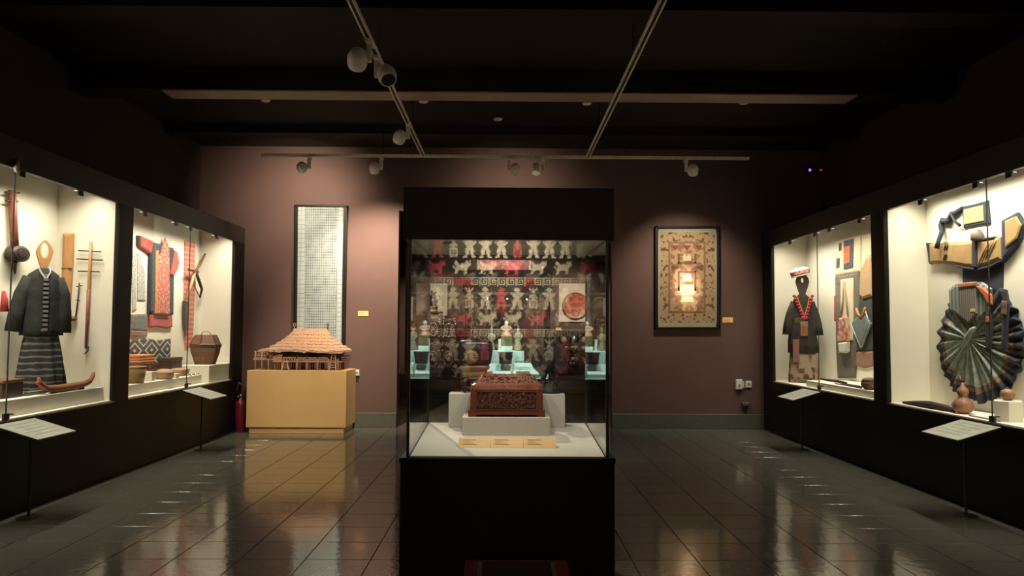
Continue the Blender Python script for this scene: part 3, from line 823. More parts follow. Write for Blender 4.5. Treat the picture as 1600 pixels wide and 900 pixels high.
# right cabinet of open shelves with jars
def cabinet_right():
    base = onY(893, 580, YC)
    t = thing('inlaid_shelf_cabinet', 'dark rosewood shelf cabinet with pearl-inlaid panels under the red plate', 'cabinet', (base.x, YC, PZ2)); cx = base.x
    def S(p0, p1, t0, b0, nm_, mat, d0=0.0, d1=.35, bev=.005, par=None):
        a = onY(p0, t0, YC); b = onY(p1, b0, YC)
        return obj(nm_, MB().box(a.x - cx, b.x - cx, d0, d1, max(b.z - PZ2, 0), a.z - PZ2), mat, par or t, bevel=bev)
    S(872, 922, 518, 584, 'back_board', ROSEW, .3, .35)
    for (p0, p1) in ((870, 873), (888, 890), (905, 907), (921, 924)): S(p0, p1, 518, 584, 'upright', ROSEW)
    for y_ in (517, 537, 546, 553, 569.5, 574): S(869, 925, y_, y_ + 2, 'shelf_board', ROSEW, -.03, .35)
    S(873, 921, 576, 584, 'plinth', ROSEW)
    random.seed(3)
    for (p0, p1) in ((873, 888), (890, 905), (907, 921)):
        for (a_, b_) in ((539, 546), (555, 569.5)):
            o = S(p0, p1, a_, b_, 'door', ROSEW, .02, .05)
            mb = MB()
            for q in range(12):
                pa = onY(random.uniform(p0 + 2, p1 - 2), random.uniform(a_ + 1.5, b_ - 1.5), YC)
                mb.ell((pa.x - cx, .014, pa.z - PZ2), (random.uniform(.01, .03), .005, random.uniform(.01, .025)), 6, 3)
            obj('pearl_inlay', mb, NACRE, o)
    return t
cabinet_right()
for k, (px, hpx, m_) in enumerate(((881, 13, IVORY), (897, 15, SILV), (913, 13, IVORY))):
    c = onY(px, 537, YC + .12); h = hpx * .0155; z = onY(px, 537, YC).z
    tag(obj('shelf_jar', MB().lathe([(.05, 0), (.085, h * .35), (.07, h * .7), (.035, h * .85), (.05, h)], 16), m_, None, (c.x, YC + .15, z), smooth=True),
        'small jar on the right shelf cabinet, %s of three' % ('leftmost', 'middle one', 'rightmost')[k], 'jar', 'jars on the shelf cabinet')
# pink textile in a frame high on the far wall
a = onY(747, 399, YFAR); b = onY(828, 423, YFAR)
t = thing('framed_textile', 'wide pink framed textile high on the far wall beyond the opening', 'framed textile', ((a.x + b.x) / 2, YFAR, b.z))
w = (b.x - a.x) / 2; h = a.z - b.z
obj('cloth', MB().box(-w, w, -.03, 0, 0, h), mk('pink_weave', (0.42, 0.12, 0.14), 0.8, c2=(0.5, 0.3, 0.28), scale=5, pat='damask'), t)
for q in (-1, 1): obj('frame_rail', MB().box(q * w - .03, q * w + .03, -.05, 0, 0, h), WB, t, bevel=.004)
for z in (0, h): obj('frame_rail', MB().box(-w - .03, w + .03, -.05, 0, z - .02, z + .02), ROSEW, t, bevel=.004)

# ================================================================== BACK WALL
# ---- model house on its stand
YS0 = 11.5; YS1 = 12.22
a = onY(386, 580, YS0); b = onY(541.5, 580, YS0)
SW = (b.x - a.x) / 2; SZ = onY(460, 579, YS0).z; SCX = (a.x + b.x) / 2
TAN = mk('tan_painted_board', (0.58, 0.36, 0.15), 0.45, c2=(0.54, 0.335, 0.135), scale=2, bump=0.02)
t = thing('display_stand', 'tan painted display stand under the model stilt house', 'display stand', (SCX, YS0, 0))
obj('body', MB().box(-SW, SW, 0, YS1 - YS0, .09, SZ), TAN, t, bevel=.004)
obj('shadow_gap', MB().box(-SW + .05, SW - .05, .06, YS1 - YS0 - .05, .07, .09), BLACKR, t)
obj('plinth', MB().box(-SW + .035, SW - .035, .035, YS1 - YS0 - .03, 0, .075), TAN, t, bevel=.003)
YH = 11.84
THATCH = mk('straw_thatch', (0.56, 0.34, 0.22), 0.9, c2=(0.40, 0.23, 0.145), scale=18, su=3, sv=1, bump=0.6, bscale=90)
BAMB = mk('pinkish_bamboo', (0.46, 0.25, 0.15), 0.6, c2=(0.36, 0.18, 0.10), scale=20, bump=0.1)
DBAMB = mk('dark_bamboo_wall', (0.10, 0.05, 0.035), 0.7, c2=(0.06, 0.03, 0.02), scale=60, pat='vstripe', bump=0.1)
hc = onY(483, 578, YH).x
t = thing('model_stilt_house', 'model stilt house with curved straw thatch roof on the tan stand', 'model house', (hc, YH, SZ))
hx = lambda px, y=YH: onY(px, 560, y).x - hc
hz = lambda py, y=YH: onY(483, py, y).z - SZ
YFH = -.22   # front of the house in local y
# roof: concave hipped thatch
def roofring(f, dz=0.0):
    # f=0 eave, 1 ridge
    e = (1 - f) ** 1.7
    xl = hx(459) + (hx(422) - hx(459)) * e; xr = hx(510.5) + (hx(543.5) - hx(510.5)) * e
    hy = .03 + .27 * (1 - f) ** 1.3
    z = hz(546.5) + (hz(513.5) - hz(546.5)) * f + dz
    pts = []
    N = 26; Md = 8
    for i in range(N): pts.append((xl + (xr - xl) * i / N, -hy))
    for i in range(Md): pts.append((xr, -hy + 2 * hy * i / Md))
    for i in range(N): pts.append((xr + (xl - xr) * i / N, hy))
    for i in range(Md): pts.append((xl, hy - 2 * hy * i / Md))
    return [(x + random.uniform(-.003, .003), y + random.uniform(-.004, .004), z + random.uniform(-.004, .004) + (-.012 * abs(random.gauss(0, 1)) if f == 0 else 0) - .010 * math.sin(x * 5) * (1 - f)) for (x, y) in pts]
random.seed(21)
obj('thatch_roof', MB().loft([roofring(0, -.02), roofring(0), roofring(.12), roofring(.25), roofring(.4), roofring(.55), roofring(.7), roofring(.85), roofring(1.0)]), THATCH, t)
# thatch courses lying on the roof slope
for f in (.06, .2, .34, .48, .62, .78):
    r0 = roofring(f, .008); r1 = roofring(max(f - .08, 0), .012); r2 = roofring(max(f - .08, 0), -.004)
    obj('thatch_course', MB().loft([r0, r1, r2], False), THATCH, t)
for k, (px, sgn) in enumerate(((459, -1), (511, 1))):
    m_ = WHITEP if k == 0 else DMETAL
    x = hx(px)
    fm = BAMB if k == 0 else DBAMB
    obj('ridge_finial', MB().tube([(x, 0, hz(515)), (x + sgn * .004, 0, hz(510)), (x + sgn * .02, 0, hz(507)), (x - sgn * .01, 0, hz(505.5)), (x - sgn * .02, 0, hz(508))], [.009, .008, .007, .007, .004], 6), fm, t, smooth=True)
    obj('ridge_finial', MB().tube([(x, .01, hz(511)), (x - sgn * .02, .01, hz(508)), (x + sgn * .015, .01, hz(505))], [.007, .006, .003], 6), fm, t, smooth=True)
obj('floor_deck', MB().box(hx(434), hx(540), -.24, .24, hz(565), hz(563)), BAMB, t)
obj('house_wall', MB().box(hx(446), hx(530), -.14, .16, hz(563), hz(541)), DBAMB, t)
obj('doorway', MB().box(hx(489), hx(497), -.146, -.138, hz(563), hz(548)), mk('doorway_shade', (.01, .008, .007), .9), t)  # near-black panel on the solid wall, painted shade of the doorway
for px in (447, 470, 485.5, 501.5, 518.5, 533):
    obj('post', MB().tube([(hx(px), YFH, 0), (hx(px), YFH, hz(560))], .011, 8), BAMB, t, smooth=True)
for px in (440, 455, 470, 485, 501, 518, 533):
    for yy in (-.06, .08, .2):
        obj('post', MB().tube([(hx(px), yy, 0), (hx(px), yy, hz(564))], .012, 6), DBAMB if yy > 0 else BAMB, t, smooth=True)
for px in (447, 470, 485.5, 501.5, 518.5, 533):
    obj('eave_post', MB().tube([(hx(px), YFH + .02, hz(563)), (hx(px), YFH + .02, hz(545))], .007, 6), DBAMB, t)
# carved railing between the front posts
xs = [447, 470, 485.5, 501.5, 518.5]
for q in range(4):
    x0_, x1_ = hx(xs[q]) + .012, hx(xs[q + 1]) - .012
    mb = MB().box(x0_, x1_, YFH - .004, YFH + .004, hz(558.5), hz(557.2)).box(x0_, x1_, YFH - .004, YFH + .004, hz(564.5), hz(563))
    nn = 5
    for i in range(nn):
        xa = x0_ + (x1_ - x0_) * i / nn; xb = x0_ + (x1_ - x0_) * (i + 1) / nn
        mb.bar((xa, YFH, hz(563)), (xb, YFH, hz(558.5)), .006, .006); mb.bar((xa, YFH, hz(558.5)), (xb, YFH, hz(563)), .006, .006)
        mb.ell(((xa + xb) / 2, YFH - .002, hz(561)), (.012, .006, .01), 8, 4)
    obj('railing', mb, BAMB, t)
obj('porch_board', MB().prism([(hx(432), hz(562)), (hx(446), hz(564)), (hx(448), hz(553)), (hx(434), hz(556))], .20, .23, lambda u, v, w: (u, -w, v)), BAMB, t)
# ladders
def ladder(pa, pb, pc2, pd2, zt, n=5):
    l = thing_part = None
    rails = []
    A0 = Vector((hx(pa), YFH - .06, 0.008)); A1 = Vector((hx(pb), YFH, zt)); B0 = Vector((hx(pc2), YFH - .06, 0.008)); B1 = Vector((hx(pd2), YFH, zt))
    lad = obj('ladder', MB().bar(A0, A1, .012, .012).bar(B0, B1, .012, .012), BAMB, t)
    for i in range(1, n + 1):
        f = i / (n + 1)
        obj('rung', MB().tube([A0.lerp(A1, f), B0.lerp(B1, f)], .005, 6), BAMB, lad)
ladder(521, 524, 531, 529, hz(551), 6)
ladder(449, 451, 459, 454, hz(560), 5)
obj('corner_prop', MB().bar((hx(531), YFH - .01, hz(566)), (hx(527.5), YFH - .01, hz(549)), .02, .012), BAMB, t)
# side terrace on the left
obj('terrace_deck', MB().box(hx(401), hx(436), -.16, .2, hz(562), hz(560)), BAMB, t)
for px in (404, 414, 424, 434):
    obj('post', MB().tube([(hx(px), -.15, 0), (hx(px), -.15, hz(549 if px < 420 else 561))], .01, 8), BAMB, t, smooth=True)
    obj('post', MB().tube([(hx(px), .15, 0), (hx(px), .15, hz(552))], .01, 6), DBAMB, t, smooth=True)
for y_ in (549, 555, 559):
    obj('terrace_rail', MB().tube([(hx(402), -.155, hz(y_)), (hx(420), -.155, hz(y_ + .5))], .006, 6), BAMB, t)
for q in range(6):
    px = 404 + q * 2.6
    obj('terrace_picket', MB().bar((hx(px), -.15, hz(560)), (hx(px + 2), -.15, hz(549.5)), .006, .005), BAMB, t)
obj('side_roof', MB().prism([(hx(405), hz(549)), (hx(412), hz(545)), (hx(432), hz(546)), (hx(437), hz(553)), (hx(424), hz(556)), (hx(416), hz(553))], -.12, .13, lambda u, v, w: (u, -w, v), .006, .006), THATCH, t)
for y_, px in ((548, 536), (556, 538), (560, 534)):
    obj('side_rail', MB().bar((hx(px), -.2, hz(y_)), (hx(px + 4), .15, hz(y_)), .012, .012), DBAMB, t)

# ---- framed ikat textile on the left
t = hung('framed_textile', 'tall black-framed grey and white woven textile behind the model house', 'framed textile', 'B', YB, 502, 545)
IKAT = mk('grey_white_ikat', (0.33, 0.37, 0.37), 0.8, c2=(0.12, 0.14, 0.15), scale=30, su=1.0, sv=.8, pat='grid', thr=.64, bump=0.1)
IKATB = mk('pale_ikat_border', (0.37, 0.41, 0.40), 0.8, c2=(0.20, 0.23, 0.23), scale=14, pat='grid', thr=.82, bump=0.1)
flat(t, 'backing', [(462, 322), (542, 322), (538, 545), (461, 545)], BLACKR, .02, 0, 0, 0)
flat(t, 'cloth', [(477, 323.5), (528, 323.5), (525.5, 543), (476, 543)], IKAT, .004, .02, 0, 0)
flat(t, 'border_strip', [(466.5, 323.5), (477, 323.5), (476, 543), (464.5, 543)], IKATB, .005, .02, 0, 0)
flat(t, 'border_strip', [(528, 323.5), (537.5, 323.5), (534.5, 543), (525.5, 543)], IKATB, .005, .02, 0, 0)
for pix in ([(461, 320.5), (543.5, 321.5), (543.5, 324), (461, 323)], [(461, 323), (466, 323), (464.5, 545), (460, 545)], [(538, 324), (543.5, 324), (540, 545), (535, 545)], [(460, 543), (540, 543), (540, 547), (460, 547)]):
    flat(t, 'frame_rail', pix, BLACK, .05, 0, .003, .006)
# ---- framed embroidered carpet on the right
t = hung('framed_textile', 'black-framed tan embroidered carpet with floral border on right wall', 'framed textile', 'B', YB, 1072, 514)
CARP = mk('tan_carpet_border', (0.32, 0.225, 0.125), 0.85, c2=(0.11, 0.05, 0.028), scale=15, pat='damask', thr=.57, bump=0.15)
CARP2 = mk('tan_carpet_field', (0.36, 0.24, 0.135), 0.85, c2=(0.22, 0.115, 0.065), scale=9, pat='damask', thr=.5, bump=0.15)
CARPE = mk('pale_carpet_edge', (0.34, 0.32, 0.25), 0.85, scale=30, bump=0.1)
DKB = mk('dark_carpet_guard', (0.10, 0.05, 0.03), 0.85, c2=(0.3, 0.18, 0.1), scale=40, pat='check')
q4 = lambda x0, y0, x1, y1: [(x0, y0), (x1, y0), (x1, y1), (x0, y1)]
flat(t, 'backing', q4(1023, 355, 1122, 513), BLACKR, .03, 0, 0, 0)
flat(t, 'edge_strip', q4(1028, 357, 1118, 363.5), CARPE, .006, .03, 0, 0)
flat(t, 'edge_strip', q4(1028, 504, 1118, 511), CARPE, .006, .03, 0, 0)
flat(t, 'edge_strip', q4(1027.5, 363.5, 1031, 504), CARPE, .006, .03, 0, 0)
flat(t, 'edge_strip', q4(1116, 363.5, 1119, 504), CARPE, .006, .03, 0, 0)
flat(t, 'floral_border', q4(1031, 363.5, 1116, 504), CARP, .006, .03, 0, 0)
flat(t, 'guard_band', q4(1043.5, 378, 1101.5, 489), DKB, .004, .036, 0, 0)
flat(t, 'field', q4(1046.5, 381, 1098.5, 486), CARP2, .003, .04, 0, 0)
DKR = mk('brown_embroidery', (0.17, 0.07, 0.04), 0.85, scale=30); LTE = mk('cream_embroidery', (0.62, 0.52, 0.36), 0.85, scale=30)
for pix in (q4(1058, 397, 1061, 412), q4(1084, 397, 1087, 412), q4(1058, 410, 1087, 412), q4(1060, 424, 1086, 426), q4(1058, 424, 1061, 455), q4(1084, 424, 1087, 455),
            [(1048, 384), (1054, 392), (1060, 384)], [(1066, 384), (1072, 392), (1079, 384)], [(1085, 384), (1091, 392), (1097, 384)],
            [(1048, 414), (1060, 418), (1048, 424)], [(1097, 414), (1085, 418), (1097, 424)]):
    flat(t, 'motif', pix, DKR, .002, .043, 0, 0)
for pix in ([(1066, 408), (1066, 400), (1069, 397), (1072, 401), (1075, 397), (1079, 400), (1079, 408)], [(1064, 440), (1067, 428), (1078, 428), (1081, 440)],
            [(1060, 445), (1085, 445), (1087, 456), (1080, 462), (1065, 462), (1058, 456)], [(1065, 463), (1080, 463), (1083, 472), (1062, 472)]):
    flat(t, 'motif', pix, LTE, .002, .043, 0, 0)
for pix in (q4(1022.5, 354, 1123, 357), q4(1022.5, 511, 1123, 514.5), q4(1022.5, 354, 1027, 514), q4(1119, 354, 1123, 514)):
    flat(t, 'frame_rail', pix, BLACK, .07, 0, .003, .006)
# ---- wall captions, sockets
for (px, py, lb) in ((567.5, 490, 'gold wall caption right of the tall woven textile'), (1137, 500, 'gold wall caption right of the embroidered carpet')):
    t = hung('wall_caption', lb, 'caption card', 'B', YB, px, py + 4)
    flat(t, 'card', q4(px - 8, py - 4, px + 8, py + 4), GOLD, .008, 0, .001, .004)
    for q in range(3): flat(t, 'print_line', q4(px - 6, py - 2 + q * 2, px + (4, 1, 3)[q], py - 1.3 + q * 2), INK, .001, .009, 0, 0)
t = hung('wall_socket', 'white double switch box low on right wall, left of its neighbour', 'socket', 'B', YB, 1154, 608)
flat(t, 'housing', q4(1149, 592.5, 1158.5, 608), WHITEP, .05, 0, .004, .01)
flat(t, 'cover_flap', q4(1158.8, 595.5, 1162, 606), WHITEP, .03, 0, .003, .006)
flat(t, 'rocker', q4(1152, 600, 1155.5, 604), mk('grey_plastic', (.3, .29, .26), .4), .006, .053, .001, .004)
t = hung('wall_socket', 'small white square socket low on right wall', 'socket', 'B', YB, 1169, 605.5)
flat(t, 'plate', q4(1164.5, 595, 1174, 605.5), WHITEP, .02, 0, .003, .008)
flat(t, 'outlet', q4(1167, 598, 1171.5, 602), MATS['grey_plastic'], .004, .023, .001, .003)
t = hung('wall_sensor', 'small brown capped outlet just above the right baseboard', 'outlet', 'B', YB, 1163.5, 639)
flat(t, 'cap', [(1157.5, 628.5), (1170, 628.5), (1167, 634), (1160, 634)], mk('brown_plastic', (.16, .085, .075), .5), .06, 0, .004, .01)
flat(t, 'plug', q4(1160, 634, 1167, 639), DMETAL, .04, 0, .003, .008)
t = hung('wall_socket', 'small white socket on the wall right of the tan stand', 'socket', 'B', YB, 559, 587)
flat(t, 'plate', q4(555.5, 577.5, 562, 587), WHITEP, .05, 0, .004, .01)
flat(t, 'outlet', q4(557, 580, 560.5, 584), MATS['grey_plastic'], .004, .053, .001, .003)
# ---- alarm box with two small lights
t = hung('alarm_box', 'small black alarm box with blue and red lights on dark wall', 'alarm', 'B', YB, 1271, 272)
flat(t, 'housing', q4(1256, 262, 1288, 272), BLACKR, .06, 0, .004, .01)
wdisc(t, 'blue_light', 1263, 267, .022, .022, emis('blue_led', (.25, .15, 1.0), 1.6), .06, .008, 12)
wdisc(t, 'red_light', 1280, 267, .022, .014, emis('red_led', (1.0, .03, .03), .55), .06, .008, 12)

# ---- fire extinguisher beside the stand
RED = mk('red_enamel', (0.13, 0.008, 0.018), 0.35, scale=6, bump=0.02)
t = thing('fire_extinguisher', 'dark red fire extinguisher between the tan stand and left case', 'fire extinguisher', (-3.86, 11.72, 0))
obj('cylinder', MB().lathe([(.07, 0), (.076, .012), (.076, .40), (.066, .44), (.03, .47), (.024, .49)], 20), RED, t, smooth=True)
obj('valve', MB().lathe([(.022, .48), (.022, .53), (.012, .545)], 12), METAL, t)
obj('lever', MB().bar((-.01, 0, .54), (.07, .0, .57), .018, .008).bar((-.01, 0, .525), (.07, 0, .53), .018, .008), DMETAL, t)
obj('hose', MB().tube([(-.015, .0, .52), (-.05, -.02, .62), (-.02, -.02, .72), (.03, -.01, .66), (.07, .0, .50), (.082, 0, .3), (.08, 0, .15)], .013, 8), DMETAL, t, smooth=True)
obj('pressure_gauge', MB().ell((-.03, -.03, .51), (.018, .01, .018), 10, 6), METAL, t)

# ================================================================== CEILING
ZTR = onY(662, 244, 10.9).z
tA = onY(408, 240, 10.9); tB = onY(1170, 248.5, 10.9)
xl, xr = tA.x, tB.x
XTL = onY(662, 243, 10.9).x; XTR = onY(918, 247, 10.9).x
def track(label, a, b):
    a = Vector(a); b = Vector(b); mid = (a + b) / 2
    t = thing('lighting_track', label, 'lighting track', tuple(mid), 0, 'ceiling lighting tracks')
    d = (b - a).normalized(); s = Vector((d.y, -d.x, 0)); a -= mid; b -= mid
    mb = MB()
    for k in (-1, 1): mb.bar(a + s * .021 * k - Vector((0, 0, 0)), b + s * .021 * k, .010, .036)
    obj('rail', mb, TRACKM, t)
    obj('channel', MB().bar(a + Vector((0, 0, .01)), b + Vector((0, 0, .01)), .034, .014), DMETAL, t)
    n = max(2, int((b - a).length / 2.4))
    for i in range(n):
        p = a.lerp(b, (i + .5) / n)
        obj('hanger', MB().tube([p + Vector((0, 0, .01)), p + Vector((0, 0, ZC - mid.z))], .006, 6), DMETAL, t)
track('lighting track running crosswise in front of the back wall', (xl, 10.9, ZTR), (xr, 10.9, ZTR))
track('left lighting track running away from the viewer', (XTL, .5, ZTR), (XTL, 10.86, ZTR))
track('right lighting track running away from the viewer', (XTR, .5, ZTR), (XTR, 10.86, ZTR))
LENS = emis('lamp_lens', (1.0, .86, .65), .1)
def track_spot(label, loc, target, power=0, angle=40, blend=.6, color=WARM, size=.075, rad=.014, lit=True):
    loc = Vector(loc); target = Vector(target)
    t = thing('track_spotlight', label, 'spotlight', tuple(loc), 0, 'spotlights on the ceiling tracks')
    hd = Vector((.09 if target.x >= loc.x else -.09, -.02, -.17))
    obj('adapter', MB().box(-.022, .022, -.09, .09, -.045, -.018), TRACKM, t, bevel=.004)
    obj('arm', MB().box(-.022, .022, -.025, .025, -.19, -.04), TRACKM, t, bevel=.005)
    d = (target - (loc + hd)).normalized()
    q = d.to_track_quat('Z', 'Y').to_matrix().to_4x4(); q.translation = hd
    mb = MB().lathe([(size * .3, -size * 1.05), (size * .75, -size * .8), (size, -size * .2), (size * .98, size * .5), (size * .86, size * .95)], 18)
    mb.v = [tuple(q @ Vector(v)) for v in mb.v]
    h = obj('lamp_head', mb, TRACKM, t, smooth=True)
    mb = MB().lathe([(size * .74, size * .955), (size * .74, size * .97)], 16)
    mb.v = [tuple(q @ Vector(v)) for v in mb.v]
    obj('lens', mb, LENS if lit else DMETAL, h)
    if power:
        s = spot_light('spot_beam', loc + hd + d * (size * 1.06), target, power, angle, blend, color, rad)
    return t
def trk(px): return (onY(px, 246, 10.9).x, 10.9, ZTR)
P = lambda px, py, Y=YB: tuple(onY(px, py, Y))
track_spot('spotlight at the left end of the crosswise track', trk(483), P(470, 330), 210, 115, 1.0)
track_spot('spotlight on the crosswise track above the woven textile', trk(596), P(592, 450), 760, 85, 1.0)
track_spot('dark-lensed spotlight on the crosswise track, left of the central pair', trk(795), P(800, 330), 80, 110, 1.0, lit=False)
track_spot('spotlight on the crosswise track, right of the central pair', trk(848), (0.1, 9.75, 1.0), 160, 50, 1.0)
track_spot('spotlight on the crosswise track above the embroidered carpet', trk(1072), P(1065, 470), 225, 80, 1.0)
p = onZ(585, 90, ZTR - .1)
track_spot('dark-lensed spotlight highest on the left track', (XTL, p.y - .15, ZTR), (-2.7, 11.7, .45), 620, 34, 1.0, lit=False, size=.085)
track_spot('spotlight directly behind the highest one on left track', (XTL, p.y + .25, ZTR), (0.0, 4.8, .9), 260, 34, 1.0, size=.085, lit=False)
p = onZ(640, 205, ZTR - .1)
track_spot('spotlight on the left track near the crosswise track', (XTL, p.y, ZTR), (-2.8, 11.75, 1.05), 170, 36, 1.0)
# extra narrow spot added at the carpet lamp for a tight bright core
spot_light('spot_beam', Vector(trk(1072)) + Vector((.09, .02, -.25)), P(1072, 452), 560, 16, 1.0, WARM, .01)
# small ceiling discs
DISC = MB().lathe([(.055, 0), (.06, -.008), (.05, -.025), (.03, -.03)], 18).mesh('detector')
DISC.materials.append(TRACKM)
for (px, py, lb) in ((614, 12, 'upper left of the ceiling by the left track'), (970, 16, 'upper right of the ceiling by right track'), (415, 155, 'far left below the ceiling beam'), (662, 157, 'between left track and middle disc'),
                     (917, 160, 'beside the right track below the beam'), (1162, 159, 'far right below the ceiling beam'), (778, 185, 'middle of the ceiling, nearest the showcase top')):
    p = onZ(px, py, ZC)
    o = link('ceiling_disc', DISC, None, None, tuple(p), True)
    tag(o, 'small pale ceiling disc, ' + lb, 'ceiling disc', 'pale discs on the dark ceiling')

# ================================================================== STOOL IN FRONT
q0 = onY(727, 874, 3.95); q1 = onY(886, 874, 3.95)
zs = q0.z; hw = (q1.x - q0.x) / 2
RST = mk('dark_red_lacquer', (0.16, 0.02, 0.018), 0.25, c2=(0.11, 0.014, 0.013), scale=8, bump=0.04, coat=.4)
t = thing('lacquer_stool', 'dark red lacquer stool in front of the central showcase', 'stool', ((q0.x + q1.x) / 2, 3.72, 0))
dp = .23
obj('seat', MB().box(-hw, hw, -dp, dp, zs - .045, zs), RST, t, bevel=.006)
obj('seat_inlay', MB().box(-hw + .06, hw - .06, -dp + .05, dp - .04, zs - .002, zs + .001), mk('dark_stool_inlay', (.025, .010, .009), .3), t)
for s in (-1, 1):
    obj('inlay_strip', MB().box(s * (hw - .075) - .011, s * (hw - .075) + .011, -dp + .05, dp - .045, zs, zs + .002), mk('brown_marquetry', (.14, .07, .05), .4, c2=(.05, .02, .015), scale=70, pat='check'), t)
for sx in (-1, 1):
    for sy in (-1, 1):
        obj('leg', MB().tube([(sx * (hw - .04), sy * (dp - .04), zs - .04), (sx * (hw - .03), sy * (dp - .03), .2), (sx * (hw - .045), sy * (dp - .045), .0)], [.026, .022, .02], 8), RST, t, smooth=True)
for s in (-1, 1):
    obj('apron', MB().box(-hw + .04, hw - .04, s * (dp - .04) - .01, s * (dp - .04) + .01, zs - .11, zs - .045), RST, t)
    obj('apron', MB().box(s * (hw - .04) - .01, s * (hw - .04) + .01, -dp + .04, dp - .04, zs - .11, zs - .045), RST, t)

# ================================================================== WOVEN HANGING BEHIND THE PHOTOGRAPHER (mirrored in the showcase glass)
FIG = ["....###....", "...#####...", "...#####...", "....###....", "#.#######.#", "###########", ".#########.", "..#######..", "...#####...", "...#####...", "..#######..", "..#######..", ".####.####.", "..###.###..", "..###.###..", "..##...##..", ".###...###.", "####...####"]
BIRD = ["#..#..#", "##.#.##", ".#####.", "..###..", "...#...", "..###..", ".#####.", "#######", "#.###.#", "..###..", "#######", "##.#.##", "#.#.#.#", "##.#.##", "#.#.#.#", "##.#.##", "#######", ".#...#."]
BEAST = ["..#........#..#", ".###......####.", ".####..#.######", "..#############", "#..###########.", "##.##########..", ".###########...", "..##########...", "..###....###...", "..##......##...", ".###.....###..."]
KEY = ["########", "#......#", "#.####.#", "#.#..#.#", "#.##.#.#", "#....#.#", "######.#", ".......#"]
def bitmesh(name, rows, cell):
    mb = MB(); H = len(rows)
    for r, row in enumerate(rows):
        i = 0
        while i < len(row):
            if row[i] == '#':
                j = i
                while j < len(row) and row[j] == '#': j += 1
                mb.box((i - len(row) / 2) * cell, (j - len(row) / 2) * cell, 0, .004, (H - r - 1) * cell, (H - r) * cell)
                i = j
            else: i += 1
    return mb.mesh(name)
CELL = .0165
MES = {}
WTHR = mk('off_white_thread', (0.62, 0.57, 0.46), 0.9, scale=60); RTHR = mk('crimson_thread', (0.58, 0.085, 0.11), 0.9, scale=60)
for nm_, rows in (('figure', FIG), ('bird', BIRD), ('beast', BEAST), ('key_meander', KEY)):
    for cn, m_ in (('w', WTHR), ('r', RTHR)):
        me = bitmesh(nm_, rows, CELL * (.9 if nm_ == 'key_meander' else 1)); me.materials.append(m_); MES[nm_, cn] = me
HW, HZ0, HZ1 = 1.45, .35, 3.05
t = thing('woven_hanging', 'large black woven hanging with red and white figures mirrored in the showcase glass', 'wall hanging', (-.05, YF, HZ0))
obj('ground_cloth', MB().box(-HW, HW, 0.002, .012, 0, HZ1 - HZ0), mk('black_handwoven_cloth', (.02, .016, .014), .9, scale=40), t)
obj('hanging_rod', MB().tube([(-HW - .08, .02, HZ1 - HZ0), (HW + .08, .02, HZ1 - HZ0)], .018, 10), ROSEW, t)
random.seed(13)
period = .70
ztop_row = 1.99 - HZ0     # meander under the beasts nearest eye level upwards
for rr in range(-2, 3):
    zb = 2.10 - HZ0 + rr * period      # bottom of meander row
    if zb + .55 < 0.02: continue
    if zb > 0.02 and zb + .15 < HZ1 - HZ0:
        nk = int(2 * HW / (8 * CELL * .9 + .004)) - 1
        for k in range(nk):
            red = (k in (6, 7, 14))
            link('key_meander', MES['key_meander', 'r' if red else 'w'], None, t, (-HW + .12 + k * (8 * CELL * .9 + .004), .012, zb))
    # beasts above meander
    if zb + .16 > 0.02 and zb + .17 + .22 < HZ1 - HZ0:
        for k in range(8):
            link('beast', MES['beast', 'r' if (k + rr) % 3 == 1 else 'w'], None, t, (-HW + .22 + k * .345, .012, zb + .165))
    # figures above beasts
    if zb + .39 > 0.02 and zb + .39 + .30 < HZ1 - HZ0:
        for k in range(13):
            kind = 'bird' if (k + rr) % 4 == 3 else 'figure'
            link(kind, MES[kind, 'r' if (3 * k + 2 * rr) % 5 == 1 else 'w'], None, t, (-HW + .14 + k * .218, .012, zb + .385))
# unseen short track and two spotlights added to brighten the mirrored hanging
track('short unseen lighting track added above the photographer', (-1.2, -.6, ZTR), (1.2, -.6, ZTR))
track_spot('left unseen spotlight added to light the woven hanging', (-.6, -.6, ZTR), (-.2, YF, 2.2), 1550, 52, 1.0)
track_spot('right unseen spotlight added to light the woven hanging', (.6, -.6, ZTR), (.2, YF, 2.3), 1550, 52, 1.0)
# far room lamps
spot_light('far_room_beam', (-1.6, 16.5, 3.8), P(685, 500, 20), 500, 44, 1.0)
spot_light('far_room_beam', (1.6, 16.5, 3.8), P(895, 495, 20), 700, 44, 1.0)
spot_light('far_room_beam', (0, 17.2, 3.8), P(788, 412, 20), 450, 40, 1.0)

# ================================================================== LEFT CASE, NEAR BAY
ZDK = .767
def solo(name, mb, mat, label, cat, loc=(0, 0, 0), bevel=0.0, smooth=False, group=None):
    return tag(obj(name, mb, mat, None, loc, bevel=bevel, smooth=smooth), label, cat, group)
ZP1 = .905
solo('plinth', MB().box(-.265, .265, -1.6, 1.6, 0, ZP1 - ZDK), CREAMP, 'long low cream plinth in the near left case bay', 'plinth', (-4.335, 6.53, ZDK), .003)
WOOD = mk('honey_wood', (0.52, 0.27, 0.10), 0.5, c2=(0.42, 0.20, 0.07), scale=10, su=2, sv=.5, bump=0.05)
REDW = mk('reddish_wood', (0.30, 0.10, 0.045), 0.5, c2=(0.2, 0.06, 0.03), scale=12, bump=0.05)
BRW = mk('brown_wood', (0.16, 0.075, 0.035), 0.55, c2=(0.10, 0.045, 0.02), scale=10, bump=0.08)
DKW = mk('dark_brown_wood', (0.05, 0.025, 0.016), 0.5, c2=(0.03, 0.015, 0.01), scale=14, bump=0.1)
BKC = mk('black_cotton', (0.022, 0.022, 0.020), 0.9, c2=(0.035, 0.035, 0.031), scale=14, bump=0.4, bscale=30, spec=.2)
